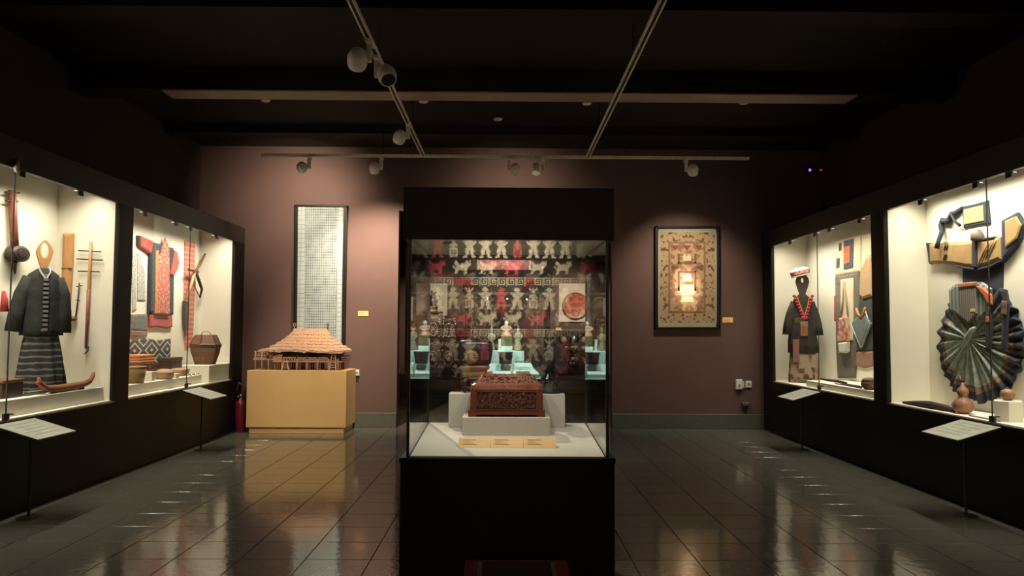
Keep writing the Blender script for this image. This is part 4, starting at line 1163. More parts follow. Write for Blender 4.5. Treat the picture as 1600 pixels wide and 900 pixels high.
SKS = mk('striped_black_skirt', (0.022, 0.022, 0.021), 0.9, c2=(0.14, 0.14, 0.125), scale=17, pat='hstripe', thr=.72, bump=0.2)
SILVB = mk('silver_clasp', (0.55, 0.55, 0.5), 0.3, 0.7, scale=40)
def costume(name, label, x, y, zfloor, rot, skirt_rows, coat_rows, mats, head, sleeves, post_top):
    t = thing(name, label, 'costume', (x, y, zfloor), rot)
    def ring(z, rx, ry, wav, ph=0.0, n=72):
        out = []
        for k in range(n):
            a = 2 * PI * k / n
            g = 1 + wav * 1.2 * math.sin(9 * a + ph) + wav * math.sin(5 * a + 1 + z * 6) + .012 * math.sin(13 * a + z * 25)
            out.append((rx * math.cos(a) * g, ry * math.sin(a) * g, z))
        return out
    obj('stand_base', MB().lathe([(.13, 0), (.13, .008), (.02, .015)], 20), DKW, t)
    obj('stand_post', MB().tube([(0, 0, .01), (0, 0, post_top)], .014, 8), DKW, t)
    obj('skirt', MB().loft([ring(*r) for r in skirt_rows]), mats[0], t, smooth=True)
    obj('coat', MB().loft([ring(*r) for r in coat_rows]), mats[1], t, smooth=True)
    for pts, rad in sleeves:
        mb = MB().tube(pts, rad, 12)
        obj('sleeve', mb, mats[1], t, smooth=True)
    return t
# scale at the figure: 1 px = 5.9 mm
X1, Y1 = -4.33, 7.47
zc = lambda py: onY(70, py, Y1).z - ZP1
fx_ = lambda px: (px - 73) * Y1 / FPX
t = costume('costume_on_stand', 'black jacket and striped skirt on a wooden ring-headed stand', X1, Y1, ZP1, R(42),
            [(zc(609), .205, .11, .07), (zc(590), .20, .11, .07), (zc(560), .175, .10, .06), (zc(535), .15, .09, .05), (zc(512), .125, .08, .02)],
            [(zc(524), .175, .105, .04), (zc(515), .17, .105, .035), (zc(490), .16, .10, .025), (zc(460), .155, .095, .015), (zc(440), .15, .085, .005), (zc(429), .125, .065, 0), (zc(422), .07, .045, 0), (zc(419), .04, .035, 0)],
            (SKS, BKC), None,
            [([(-.125, 0, zc(434)), (-.18, -.01, zc(460)), (-.215, -.02, zc(490)), (-.235, -.02, zc(518))], [.05, .062, .066, .072]),
             ([(.125, 0, zc(434)), (.165, -.01, zc(460)), (.175, -.02, zc(490)), (.175, -.02, zc(520))], [.05, .062, .066, .07])], zc(420))
# ring head: flat teardrop with a hole, a strip lofted round
def ring_head(t, zb, zt, w, mat, y=0.0, hole=.5, hv=.24):
    n = 24; H = zt - zb; outer = []; inner = []
    for k in range(n):
        a = 2 * PI * k / n - PI / 2
        s = (math.sin(a) + 1) / 2
        wid = w * (.32 + .68 * min(1, s * 1.55)) if s < .65 else w * math.sqrt(max(0.02, 1 - ((s - .6) / .4) ** 2)) if s > .6 else w
        outer.append((math.copysign(min(abs(math.cos(a)) ** .6, 1) * wid, math.cos(a)), zb + H * s))
        inner.append((math.cos(a) * w * hole, zb + H * (.68 + hv * math.sin(a))))
    rings = []
    for k in range(n + 1):
        k = k % n
        (u, v), (p, q) = outer[k], inner[k]
        rings.append([(u, y - .018, v), (u, y + .018, v), (p, y + .018, q), (p, y - .018, q)])
    return obj('ring_head', MB().loft(rings, False), mat, t)
ring_head(t, zc(426), zc(375), .072, WOOD)
obj('neck', MB().box(-.03, .03, -.017, .017, zc(428), zc(405)), WOOD, t, bevel=.004)
mb = MB()
for k in range(13):
    z = zc(428) - k * .042
    mb.box(-.020, .020, -.128 + (.05 if k == 0 else .02 if k < 3 else 0), -.085, z - .026, z - .004)
obj('silver_clasps', mb, SILVB, t)
for s in (-1, 1):
    obj('collar_trim', MB().tube([(s * .045, -.02, zc(420)), (s * .04, -.07, zc(426)), (s * .006, -.10, zc(436))], .008, 6), SILVB, t)
obj('belt_knot', MB().ell((.0, -.105, zc(516)), (.03, .015, .02), 8, 5), mk('dull_pink_cloth', (.22, .10, .09), .9), t)
# instruments on the end panel
t = hung('bamboo_zither', 'broad split bamboo zither hanging on the near left bay end panel', 'instrument', 'B', L2, 107, 476)
flat(t, 'bamboo_body', [(101, 365), (117, 365.5), (115, 420), (111, 476), (97, 475), (99.5, 420)], WOOD, .03, 0, .018, .03)
flat(t, 'node_band', [(99.5, 419), (115.5, 419), (115.5, 421), (99.5, 421)], BRW, .008, .04, .003, .004)
flat(t, 'lower_block', [(97.5, 463), (112, 463), (111, 476), (97, 475)], REDW, .012, .03, .003, .006)
t = hung('long_lute', 'long thin bamboo lute with three cross pegs on the end panel', 'instrument', 'B', L2, 137, 553)
wtube(t, 'neck', [(144.5, 378), (142, 430), (139, 500), (136.5, 545)], [.014, .015, .015, .012], WOOD, .03)
wtube(t, 'lower_neck', [(141, 452), (139, 500), (136.8, 543)], [.017, .017, .014], REDW, .032)
wtube(t, 'hook', [(136.8, 543), (141, 541), (140, 548), (134, 553)], [.008, .008, .007, .004], DKW, .03)
for (a, b, c, d) in ((125, 392, 160, 394), (122, 405, 163, 407), (124, 424, 158, 425)):
    wtube(t, 'peg', [(a, b), (c, d)], .007, DKW, .03)
t = hung('coconut_fiddle', 'small fiddle with coconut body hanging beside the long lute', 'instrument', 'B', L2, 117, 502)
wtube(t, 'neck', [(126.5, 442), (124, 470), (120.5, 496)], .007, DKW, .03)
wtube(t, 'peg', [(121.5, 448), (131, 446.5)], .005, DKW, .03)
wtube(t, 'peg', [(121, 469), (127.5, 470)], .005, DKW, .03)
(u, v), = puv(t, [(117, 498)])
obj('coconut_body', MB().ell((u, -.05, v), (.047, .045, .026), 14, 8), REDW, t, smooth=True)
t = hung('round_lute', 'dark round-bodied lute with two cross pegs at the left frame edge', 'instrument', 'L', XLB, 15, 425)
wtube(t, 'neck', [(10, 297), (12, 340), (15, 390)], [.035, .035, .035], REDW, .05)
wtube(t, 'peg', [(0, 300.5), (22, 301.5)], .008, DKW, .05)
wtube(t, 'peg', [(0, 313.5), (19, 315)], .008, DKW, .05)
wdisc(t, 'sound_box', 18, 396.5, .14, .075, DKW, .02, .07, 24, dome=.015)
wdisc(t, 'sound_hole', 17, 396.5, .07, .04, BKC, .09, .02, 20, dome=.004)
wtube(t, 'tail_spike', [(13, 405), (15, 428)], [.03, .008], DKW, .05)
t = hung('red_tassel', 'red tassel at the extreme left edge of the near bay', 'tassel', 'L', XLB, 0, 485)
wtube(t, 'tassel', [(-3, 455), (-1.5, 470), (-2, 487)], [.015, .03, .034], mk('red_yarn', (.45, .05, .05), .9), .05)
# dark chest at far left, boat-shaped harp
c = onX(20, 624, -4.3)
t = thing('wooden_chest', 'dark brown wooden chest at the left edge of near bay', 'chest', (-4.34, 7.0, ZP1))
obj('body', MB().box(-.16, .16, -.32, -.03, 0, .13), DKW, t, bevel=.005)
obj('lid', MB().box(-.17, .17, -.33, -.02, .13, .155), BRW, t, bevel=.005)
t = thing('boat_harp', 'curved red-brown boat-shaped carving with upswept prow', 'carving', (-4.115, 7.5, ZP1))
def bh(px, py):
    q = onX(px, py, -4.115); return (0, q.y - 7.5, max(q.z - ZP1, .037) if 70 < px < 132 else q.z - ZP1)
hull = [(60, 590), (63, 600), (72, 608), (90, 609), (110, 606), (128, 601), (140, 596), (145, 588), (146.5, 582)]
obj('hull', MB().tube([bh(*q) for q in hull], [.012, .022, .034, .036, .036, .033, .026, .02, .012], 10), REDW, t, smooth=True)
obj('prow_knob', MB().ell(bh(60.5, 598), (.02, .03, .022), 10, 6), mk('red_paint', (.42, .05, .03), .5), t, smooth=True)
for q in ((84, 612), (127, 605)):
    b_ = bh(*q); obj('rest', MB().box(-.02, .02, b_[1] - .02, b_[1] + .02, 0, max(b_[2], .02)), DKW, t)
t = thing('folded_cloth', 'folded green cloth lying under the boat-shaped carving', 'cloth', (-4.16, 7.15, ZP1))
obj('fold', MB().box(-.06, .0, -.15, .14, 0, .02), mk('green_cloth', (.09, .16, .12), .9, c2=(.05, .1, .08), scale=20), t, bevel=.006)
obj('fold', MB().box(-.05, -.002, -.13, .12, .02, .035), mk('brown_stripe_cloth', (.25, .16, .08), .9, scale=20), t, bevel=.005)

# ================================================================== LEFT CASE, FAR BAY
ZP2 = .88
solo('plinth', MB().box(-.25, .25, -1.17, 1.15, 0, ZP2 - ZDK), CREAMP, 'long low cream plinth in the far left case bay', 'plinth', (-4.345, 9.66, ZDK), .003)
REDC = mk('coral_red_cloth', (0.46, 0.085, 0.06), 0.85, c2=(0.36, 0.06, 0.045), scale=10, bump=0.15)
EMBR = mk('red_embroidery', (0.46, 0.09, 0.06), 0.85, c2=(0.56, 0.28, 0.18), scale=22, pat='damask', thr=.55, bump=0.2)
ORG = mk('orange_cloth', (0.60, 0.22, 0.06), 0.85, scale=20)
NAVC = mk('blue_black_cloth', (0.022, 0.027, 0.030), 0.9, c2=(0.030, 0.036, 0.038), scale=12, bump=0.3, bscale=20)
LACE = mk('grey_lace', (0.48, 0.47, 0.40), 0.9, c2=(0.30, 0.29, 0.25), scale=35, pat='damask', bump=0.2)
GREYT = mk('grey_green_cloth', (0.20, 0.20, 0.165), 0.9, c2=(0.11, 0.115, 0.10), scale=18, bump=0.2)
ZIG = mk('black_white_zigzag', (0.045, 0.048, 0.045), 0.9, c2=(0.42, 0.42, 0.37), scale=2.1, sv=1.9, pat='diamond', thr=.70, bump=0.15)
t = hung('hanging_robe', 'black robe with coral sleeves and red embroidered front panel', 'robe', 'L', XLB, 250, 513)
flat(t, 'body', [(231.5, 377), (246, 381), (258, 385), (268, 388), (269, 400), (267.5, 492), (229, 489)], NAVC, .03, 0, .012, .03)
flat(t, 'sleeve', [(214.5, 368), (235, 377), (232.5, 397.5), (224, 391), (215, 385)], REDC, .03, .006, .01, .02)
flat(t, 'cuff', [(212, 368), (214.8, 368), (215.2, 385), (212, 382.5)], NAVC, .03, .006, .006, .01)
flat(t, 'sleeve', [(267, 391), (271, 394), (274.5, 410), (272, 420), (264.5, 432), (260.5, 428), (264, 410)], REDC, .035, .02, .01, .02)
flat(t, 'front_panel', [(252.5, 370), (256, 380), (258.5, 388), (259.5, 492), (240, 490), (241, 402), (246, 395), (249.5, 380)], EMBR, .012, .04, .006, .02)
flat(t, 'orange_strip', [(238, 392), (242, 391), (240.5, 490), (236.5, 490)], ORG, .01, .04, .004, .01)
flat(t, 'hem_panel', [(231, 491), (267, 493), (267, 511), (258, 513.5), (245, 511), (231, 512)], REDC, .02, .0, .008, .02)
t = hung('lace_hanging', 'narrow grey lace strip beside the black post', 'textile', 'L', XLB, 209, 486)
flat(t, 'lace', [(206, 392), (212, 391), (211.5, 440), (212, 484), (206, 487)], LACE, .008, 0, .004, .01)
t = hung('lace_hanging', 'wider grey lace strip left of the black robe', 'textile', 'L', XLB, 220, 472)
flat(t, 'lace', [(213.5, 395), (219, 397), (221, 412), (225.5, 424), (226, 470), (214, 469)], LACE, .008, 0, .004, .01)
t = hung('hanging_textile', 'grey-green textile with dull red edge below the lace', 'textile', 'L', XLB, 217, 528)
flat(t, 'cloth', [(203, 491), (229.5, 491), (229.5, 518), (203, 516)], GREYT, .012, 0, .006, .02)
flat(t, 'edge', [(203, 516), (229.5, 518), (228, 526), (203, 525)], mk('dull_red_stripe', (.26, .10, .07), .9, c2=(.2, .18, .14), scale=30, pat='hstripe'), .012, 0, .004, .01)
t = hung('zigzag_textile', 'black and white zigzag textile low in the far left bay', 'textile', 'L', XLB, 235, 577)
flat(t, 'cloth', [(202, 531), (230, 529), (245, 532), (266, 529), (265, 550), (264, 578), (202, 578)], ZIG, .012, 0, .005, .02)
t = hung('red_scarf', 'long coral scarf hanging behind the wooden implement', 'scarf', 'L', XLB, 296, 545)
flat(t, 'cloth', [(288, 375), (303.5, 378), (303, 460), (300, 545), (288, 543), (286.5, 460)], mk('coral_scarf', (.52, .13, .09), .85, c2=(.60, .24, .16), scale=14, pat='hstripe', bump=.15), .012, 0, .006, .03)
flat(t, 'dark_strap', [(284, 470), (290.5, 471), (290, 515), (285, 518), (283.5, 495)], DKW, .03, .012, .005, .01)
t = hung('wooden_implement', 'forked wooden implement with cord hanging over the coral scarf', 'implement', 'L', XLB, 297, 470)
wtube(t, 'handle', [(312, 397), (303, 415), (296, 425)], [.016, .02, .022], BRW, .08)
wtube(t, 'shaft', [(296, 423), (290, 445), (283, 466)], [.024, .02, .014], WOOD, .08)
wtube(t, 'arm', [(297, 424), (303, 440), (307, 452), (304, 465)], [.022, .024, .02, .012], DKW, .08)
wtube(t, 'cross_piece', [(285, 421), (300, 425)], .018, DKW, .09)
wtube(t, 'cord', [(297, 432), (297.5, 450), (305, 465)], .008, DKW, .07)
# things on the plinth
def at(px, X): return onX(px, 560, X).y
BASK = mk('brown_wicker', (0.20, 0.09, 0.045), 0.7, c2=(0.12, 0.05, 0.025), scale=45, pat='weave', bump=0.3)
PALEB = mk('pale_wicker', (0.42, 0.26, 0.14), 0.7, c2=(0.30, 0.17, 0.09), scale=60, pat='weave', bump=0.3)
OLB = mk('olive_wicker', (0.27, 0.17, 0.05), 0.7, c2=(0.19, 0.12, 0.035), scale=50, pat='weave', bump=0.3)
t = thing('bucket_basket', 'olive straight-sided basket at the left of far bay', 'basket', (-4.2, at(211, -4.2), ZP2))
obj('wall', MB().lathe([(.10, 0), (.125, .17), (.118, .17), (.095, .012)], 22), OLB, t, smooth=True)
obj('rim', MB().lathe([(.122, .165), (.13, .17), (.13, .185), (.12, .19)], 22), OLB, t)
t = thing('lacquer_chest', 'dark red-brown chest under the folded orange cloth', 'chest', (-4.44, at(218, -4.44), ZP2))
obj('body', MB().box(-.12, .12, -.26, .26, 0, .17), mk('dark_red_chest', (.09, .028, .02), .45, c2=(.05, .018, .012), scale=12), t, bevel=.006)
obj('lid', MB().box(-.13, .13, -.27, .27, .17, .20), MATS['dark_red_chest'], t, bevel=.006)
obj('clasp', MB().box(.12, .128, -.03, .03, .13, .19), SILV, t)
t = thing('folded_textile', 'folded orange-red textile lying on the dark chest', 'textile', (-4.44, at(217, -4.44), ZP2 + .20))
for k, m_ in enumerate((ORG, mk('brick_cloth', (.38, .12, .06), .85, c2=(.5, .25, .12), scale=30, pat='hstripe'), ORG)):
    obj('fold', MB().box(-.11, .11 - .004 * k, -.22 + .01 * k, .22 - .01 * k, .034 * k, .034 * (k + 1)), m_, t, bevel=.012, segs=2)
t = thing('lacquer_box', 'dark brown upright lacquer box behind the pale baskets', 'box', (-4.478, at(272, -4.478) - .11, ZP2))
obj('body', MB().box(-.09, .09, -.16, .16, 0, .19), DKW, t, bevel=.006)
obj('lid', MB().box(-.097, .097, -.167, .167, .19, .235), DKW, t, bevel=.008)
t = thing('lacquer_box', 'low dark brown box beside the tall white plinth', 'box', (-4.524, at(287, -4.50) - .06, ZP2))
obj('body', MB().box(-.07, .07, -.08, .07, 0, .09), DKW, t, bevel=.005); obj('lid', MB().box(-.075, .075, -.085, .075, .09, .12), BRW, t, bevel=.005)
solo('riser', MB().box(-.08, .08, -.06, .06, 0, .11), CREAMP, 'small white cube left of the pale round basket', 'riser', (-4.22, at(231, -4.22), ZP2), .003)
t = thing('lidded_basket', 'pale round low basket with domed lid', 'basket', (-4.18, at(257, -4.18), ZP2))
obj('body', MB().lathe([(.09, 0), (.115, .03), (.115, .07), (.105, .075)], 22), PALEB, t, smooth=True)
obj('lid', MB().lathe([(.118, .07), (.115, .085), (.06, .12), (.02, .125)], 22), PALEB, t, smooth=True)
solo('riser', MB().box(-.05, .05, -.05, .05, 0, .055), CREAMP, 'tiny white cube between the two pale baskets', 'riser', (-4.15, at(272, -4.15), ZP2), .003)
t = thing('lidded_basket', 'pale oblong lidded basket right of the round one', 'basket', (-4.26, at(283, -4.26) - .04, ZP2))
obj('body', MB().loft([rrect(.075, .12, .03, 0), rrect(.085, .13, .03, .06), rrect(.085, .13, .03, .07)]), PALEB, t)
obj('lid', MB().loft([rrect(.09, .135, .03, .065), rrect(.09, .135, .03, .085), rrect(.06, .11, .03, .10)]), PALEB, t)
for k, px in enumerate((296, 302, 308)):
    mb = MB().tube([(.03 * math.cos(q * .5), .05 * math.sin(q * .5), .008 + .012 * (q % 2)) for q in range(11)], .007, 6)
    solo('silver_ornament', mb, SILV, 'small dark silver ornament on the plinth end, %s of three' % ('left', 'middle', 'right')[k], 'ornament', (-4.13, at(px, -4.13), ZP2), group='silver ornaments on the plinth')
solo('plinth', MB().box(-.22, .205, -.50, .55, 0, 1.0 - ZDK), CREAMP, 'tall white plinth under the hexagonal basket', 'plinth', (-4.225, 11.38, ZDK), .003)
t = thing('hexagonal_basket', 'brown hexagonal basket with roof-shaped lid and handle', 'basket', (-4.215, 11.25, 1.0))
hz2 = lambda py: onY(326, py, 11.25).z - 1.0
def hexr(r, z, s=1.0): return [(r * math.cos(R(30 + 60 * k)), r * s * math.sin(R(30 + 60 * k)), z) for k in range(6)]
obj('body', MB().loft([hexr(.14, 0), hexr(.145, .02), hexr(.195, hz2(550)), hexr(.205, hz2(541))]), BASK, t)
obj('rim', MB().loft([hexr(.208, hz2(543)), hexr(.215, hz2(541)), hexr(.215, hz2(538)), hexr(.2, hz2(537))]), DKW, t)
obj('lid', MB().loft([hexr(.212, hz2(540)), hexr(.14, hz2(524)), hexr(.13, hz2(523))]), BASK, t)
for k in range(6):
    p0 = hexr(.213, hz2(540))[k]; p1 = hexr(.142, hz2(523.5))[k]
    obj('edge_cane', MB().tube([p0, p1], .006, 6), DKW, t)
obj('handle', MB().tube([(-.07, 0, hz2(523.5)), (-.05, 0, hz2(519)), (0, 0, hz2(517.5)), (.05, 0, hz2(519)), (.07, 0, hz2(523.5))], .007, 6), PALEB, t, smooth=True)
for k in range(4): obj('foot', MB().box(*[(-.11, -.08, -.11, -.08), (.08, .11, -.11, -.08), (-.11, -.08, .08, .11), (.08, .11, .08, .11)][k], 0, .02), DKW, t)

# ================================================================== RIGHT CASE, FAR BAY
ZP3 = .845
solo('plinth', MB().box(-.28, .28, -1.05, 1.05, 0, ZP3 - ZDK), CREAMP, 'long low cream plinth in the far right case bay', 'plinth', (4.365, 9.72, ZDK), .003)
X2, Y2 = 4.335, 11.52
zc = lambda py: onY(1257, py, Y2).z - ZDK
DGC = mk('charcoal_cotton', (0.026, 0.025, 0.021), 0.9, c2=(0.042, 0.040, 0.034), scale=12, bump=0.4, bscale=26, spec=.2)
PATCH = mk('brown_patchwork', (0.30, 0.22, 0.15), 0.9, c2=(0.10, 0.05, 0.03), scale=14, pat='patch', bump=0.2)
t = costume('costume_on_stand', 'black robe with red pompom collar and tilted hat on a dark stand', X2, Y2, ZDK, R(-10),
            [(zc(604), .20, .10, .05), (zc(585), .205, .105, .05), (zc(560), .19, .10, .04), (zc(540), .17, .09, .03)],
            [(zc(551), .205, .11, .05), (zc(535), .20, .11, .04), (zc(510), .175, .105, .03), (zc(488), .165, .10, .015), (zc(475), .15, .085, .005), (zc(467), .12, .065, 0), (zc(461), .06, .045, 0), (zc(459), .035, .03, 0)],
            (PATCH, DGC), None,
            [([(-.115, 0, zc(472)), (-.17, 0, zc(490)), (-.205, 0, zc(507)), (-.215, 0, zc(523))], [.05, .062, .066, .074]),
             ([(.115, 0, zc(472)), (.165, 0, zc(490)), (.20, 0, zc(507)), (.21, 0, zc(524))], [.05, .062, .066, .074])], zc(460))
DST = mk('dark_stand_wood', (0.05, 0.038, 0.030), 0.6, scale=14)
ring_head(t, zc(466), zc(425), .098, DST, hole=.2, hv=.09)
obj('neck', MB().box(-.045, .045, -.016, .016, zc(468), zc(448)), DST, t, bevel=.004)
POM = mk('red_pompom', (0.50, 0.035, 0.04), 0.9, c2=(0.32, 0.02, 0.03), scale=40, bump=.5)
for s in (-1, 1):
    for k in range(8):
        f = k / 7
        obj('pompom', MB().ell((s * (.125 - .105 * f), -.06 - .05 * math.sin(f * 1.6), zc(463) + (zc(496) - zc(463)) * f), (.026, .02, .022), 8, 5), POM, t, smooth=True)
    obj('collar_piping', MB().tube([(s * .085, -.065, zc(464)), (s * .045, -.108, zc(480)), (s * .004, -.122, zc(493))], .006, 6), ORG, t)
obj('chest_ornament', MB().ell((0, -.115, zc(497)), (.055, .02, .03), 10, 6), mk('magenta_yarn', (.42, .02, .09), .9), t, smooth=True)
obj('apron_panel', MB().box(-.06, .045, -.135, -.118, zc(525), zc(502)), mk('rust_apron', (.30, .105, .045), .9, c2=(.22, .07, .03), scale=20), t, bevel=.004)
obj('apron_band', MB().box(-.06, .045, -.138, -.13, zc(510), zc(503)), mk('striped_apron_band', (.30, .25, .15), .9, c2=(.1, .08, .05), scale=60, pat='hstripe'), t)
obj('side_panel', MB().box(-.165, -.075, -.118, -.10, zc(566), zc(530)), mk('rust_side_panel', (.26, .09, .06), .9, c2=(.16, .10, .08), scale=26, pat='patch'), t, bevel=.004)
# hat: a tilted embroidered drum (own thing, resting on the ring head)
th = thing('embroidered_hat', 'tilted red and white embroidered hat on the dark ring-headed stand', 'hat', (X2 - .02, Y2, ZDK + zc(430.5)))
M = Matrix.Rotation(R(-14), 4, 'Y')
def hatpart(nm_, prof, mat):
    mb = MB().lathe(prof, 26, (0, 0, 0), 1.0, .8); mb.v = [tuple(M @ Vector(v)) for v in mb.v]
    return obj(nm_, mb, mat, th, smooth=False)
hatpart('brim_band', [(.125, -.005), (.142, .03), (.138, .075)], mk('hat_band', (.42, .04, .045), .9, c2=(.5, .28, .22), scale=30, pat='patch'))
hatpart('rolled_edge', [(.135, -.008), (.145, 0), (.138, .008)], mk('pale_hat_edge', (.62, .55, .45), .9))
hatpart('crown', [(.136, .073), (.12, .095), (.07, .112), (.02, .116)], mk('white_green_crown', (.62, .58, .48), .9, c2=(.12, .22, .14), scale=14, pat='damask', thr=.58))
# hanging textiles
CRC = mk('cream_hemp_cloth', (0.66, 0.57, 0.38), 0.9, c2=(0.58, 0.49, 0.32), scale=10, bump=0.2)
SLATE = mk('slate_blue_cloth', (0.055, 0.085, 0.115), 0.9, scale=14, bump=.2)
FLAME = mk('flame_orange_cloth', (0.66, 0.14, 0.055), 0.9, scale=14, bump=.2)
TAUPE = mk('taupe_cloth', (0.155, 0.14, 0.105), 0.9, c2=(0.10, 0.09, 0.07), scale=22, bump=.3)
t = hung('hanging_jacket', 'cream jacket with blue and orange back panel in far right bay', 'jacket', 'R', XRB2, 1326, 431)
flat(t, 'body', [(1311, 375), (1320, 373), (1347, 367), (1347, 424), (1307, 431), (1306, 397), (1312, 394)], CRC, .02, 0, .008, .02)
flat(t, 'back_panel', [(1322, 376.5), (1329, 375), (1337.5, 372.5), (1336.5, 418), (1322, 421)], SLATE, .008, .026, .003, .01)
flat(t, 'orange_inset', [(1323.8, 385.5), (1333, 384), (1332.2, 411), (1323.8, 413)], FLAME, .006, .037, .002, .008)
flat(t, 'sleeve_patch', [(1314.5, 380.5), (1318.5, 379.5), (1318, 391), (1314, 392)], SLATE, .006, .026, .002, .006)
flat(t, 'sleeve_patch', [(1310.5, 404), (1315.5, 403), (1314.8, 418), (1310, 419)], SLATE, .006, .026, .002, .006)
t = hung('hanging_cloth', 'plain cream cloth above the tan jacket in far right bay', 'textile', 'R', XRB2, 1357, 412)
flat(t, 'cloth', [(1348, 367), (1366, 363), (1366, 396), (1357, 404), (1348, 422)], CRC, .014, 0, .006, .02)
t = hung('hanging_skirt', 'taupe skirt with pale centre strip below the cream jacket', 'skirt', 'R', XRB2, 1326, 592)
flat(t, 'skirt', [(1307, 432), (1345, 425), (1346, 470), (1341, 540), (1338, 591), (1311, 591), (1308.5, 545)], TAUPE, .02, 0, .012, .03)
flat(t, 'centre_strip', [(1318, 437), (1338, 434), (1338, 520), (1337, 532), (1318, 530)], CRC, .008, .033, .003, .01)
flat(t, 'red_edge', [(1306.5, 462), (1309, 462), (1309, 500), (1306.5, 502)], REDC, .01, .02, .003, .004)
t = hung('shoulder_bag', 'pink embroidered shoulder bag with white base on long straps', 'bag', 'R', XRB2, 1326, 552)
wtube(t, 'strap', [(1324.5, 440), (1323, 470), (1320, 500)], .012, mk('pale_brown_strap', (.33, .24, .15), .9), .055)
wtube(t, 'strap', [(1325, 440), (1328.5, 470), (1332, 500)], .012, MATS['pale_brown_strap'], .055)
flat(t, 'pouch', [(1319.5, 497), (1332.5, 495), (1333.5, 533), (1316, 535)], mk('pink_embroidery', (.56, .38, .24), .9, c2=(.40, .10, .08), scale=20, pat='patch'), .03, .045, .012, .02)
flat(t, 'base', [(1319, 536), (1333.5, 534), (1333, 549), (1328, 552), (1320.5, 551)], mk('white_felt', (.66, .63, .53), .9), .035, .045, .012, .02)
t = hung('hanging_jacket', 'plain tan jacket beside the black post in far right bay', 'jacket', 'R', XRB2, 1356, 468)
flat(t, 'body', [(1357, 404), (1366, 399), (1366, 462), (1353, 467), (1346.5, 463), (1347.5, 425)], mk('tan_cloth', (.46, .30, .16), .9, c2=(.38, .24, .12), scale=9, bump=.3), .03, .0, .014, .03)
t = hung('hanging_cloth', 'dark teal cloth behind the green diamond bag', 'textile', 'R', XRB2, 1352, 549)
flat(t, 'cloth', [(1340, 469), (1366, 464), (1366, 548), (1339, 549)], mk('dark_teal_cloth', (.04, .052, .048), .9, scale=14), .012, 0, .005, .02)
t = hung('diamond_bag', 'green diamond-shaped bag with orange ties over the dark cloth', 'bag', 'R', XRB2, 1350, 544)
flat(t, 'pouch', [(1345, 494), (1357, 492), (1365, 506), (1351, 543), (1334, 505)], mk('grey_green_felt', (.10, .14, .12), .9, c2=(.15, .18, .15), scale=14), .02, .02, .01, .03)
wtube(t, 'tie', [(1344, 482), (1347, 491), (1351, 495)], .016, ORG, .05)
wtube(t, 'tie', [(1358, 481), (1355, 490), (1351, 495)], .016, ORG, .05)
wtube(t, 'edge_cord', [(1334.5, 504), (1342, 524), (1350.5, 543)], .008, LACE, .045)
wtube(t, 'edge_cord', [(1357, 484), (1364.5, 506), (1351, 543)], .008, LACE, .045)
t = hung('hanging_band', 'brown-red woven band under the dark teal cloth', 'textile', 'R', XRB2, 1351, 575)
flat(t, 'cloth', [(1338, 550), (1366, 549), (1366, 572), (1352, 575.5), (1338, 571)], mk('brown_red_band', (.27, .13, .085), .9, c2=(.36, .2, .13), scale=14, pat='diamond', thr=.7), .012, 0, .006, .02)
def atr(px, X): return onX(px, 560, X).y
def lie(name, label, cat, pts, rad, mat, X, z, extra=None):
    ys = [atr(p, X + dx) for p, dx in pts]
    cy = sum(ys) / len(ys)
    t = thing(name, label, cat, (X, cy, z))
    obj('body', MB().tube([(dx, y - cy, r) for (p, dx), y, r in zip(pts, ys, rad)], rad, 8), mat, t, smooth=True)
    return t
lie('black_belt', 'rolled black belt lying on the far right plinth', 'belt', [((1282), .05), (1295, .0), (1308, .03), (1322, .02)], [.012, .016, .016, .012], BKC, 4.3, ZP3)
t = lie('sheathed_knife', 'sheathed knife with pale handle on the far right plinth', 'knife', [(1312, -.04), (1325, -.03), (1338, -.05), (1345, -.05)], [.010, .014, .016, .014], DKW, 4.2, ZP3)
q = atr(1304, 4.16) - t.location.y
obj('handle', MB().tube([(-.03, q + .02, .011), (-.04, atr(1313, 4.16) - t.location.y, .011)], .011, 8), mk('bone', (.55, .48, .36), .5), t, smooth=True)
t = thing('round_basket', 'brown round lidded basket at the right end of far bay', 'basket', (4.18, atr(1358, 4.18), ZP3))
obj('body', MB().lathe([(.05, 0), (.085, .03), (.095, .06), (.088, .09)], 20), mk('brown_gourd', (.20, .095, .06), .6, scale=20), t, smooth=True)
obj('lid', MB().lathe([(.09, .09), (.075, .12), (.04, .135), (.01, .138)], 20), MATS['brown_gourd'], t, smooth=True)

# ================================================================== RIGHT CASE, NEAR BAY
OCH = mk('ochre_silk', (0.42, 0.27, 0.105), 0.75, c2=(0.34, 0.21, 0.08), scale=10, bump=0.3, bscale=14)
NVC = mk('navy_cotton', (0.024, 0.027, 0.038), 0.9, c2=(0.034, 0.036, 0.05), scale=14, bump=.2)
t = hung('apron_cloth', 'small tan apron with dark border and twisted ties, above ochre jacket', 'apron', 'R', XRB, 1527, 357)
flat(t, 'border', [(1505, 323), (1525, 319), (1546, 313), (1549, 349), (1528, 352), (1508, 356.5)], mk('dark_green_border', (.035, .05, .048), .9, scale=14), .015, 0, .005, .01)
flat(t, 'centre', [(1510, 327.5), (1540, 320.5), (1541, 345), (1510, 351)], mk('peach_cloth', (.56, .36, .17), .9, scale=12), .008, .019, .003, .01)
wtube(t, 'tie', [(1507, 325), (1499, 332), (1492, 333), (1486, 346), (1477, 344), (1475, 352), (1479.5, 362), (1479, 378), (1477.5, 388)], [.02, .026, .022, .03, .028, .028, .026, .022, .026], NVC, offs=[.02,.03,.03,.03,.03,.03,.05,.085,.09])
wtube(t, 'tie', [(1507, 352), (1499, 346), (1492, 333), (1490, 345), (1484, 344)], [.016, .012, .014, .012, .01], NVC, .045)
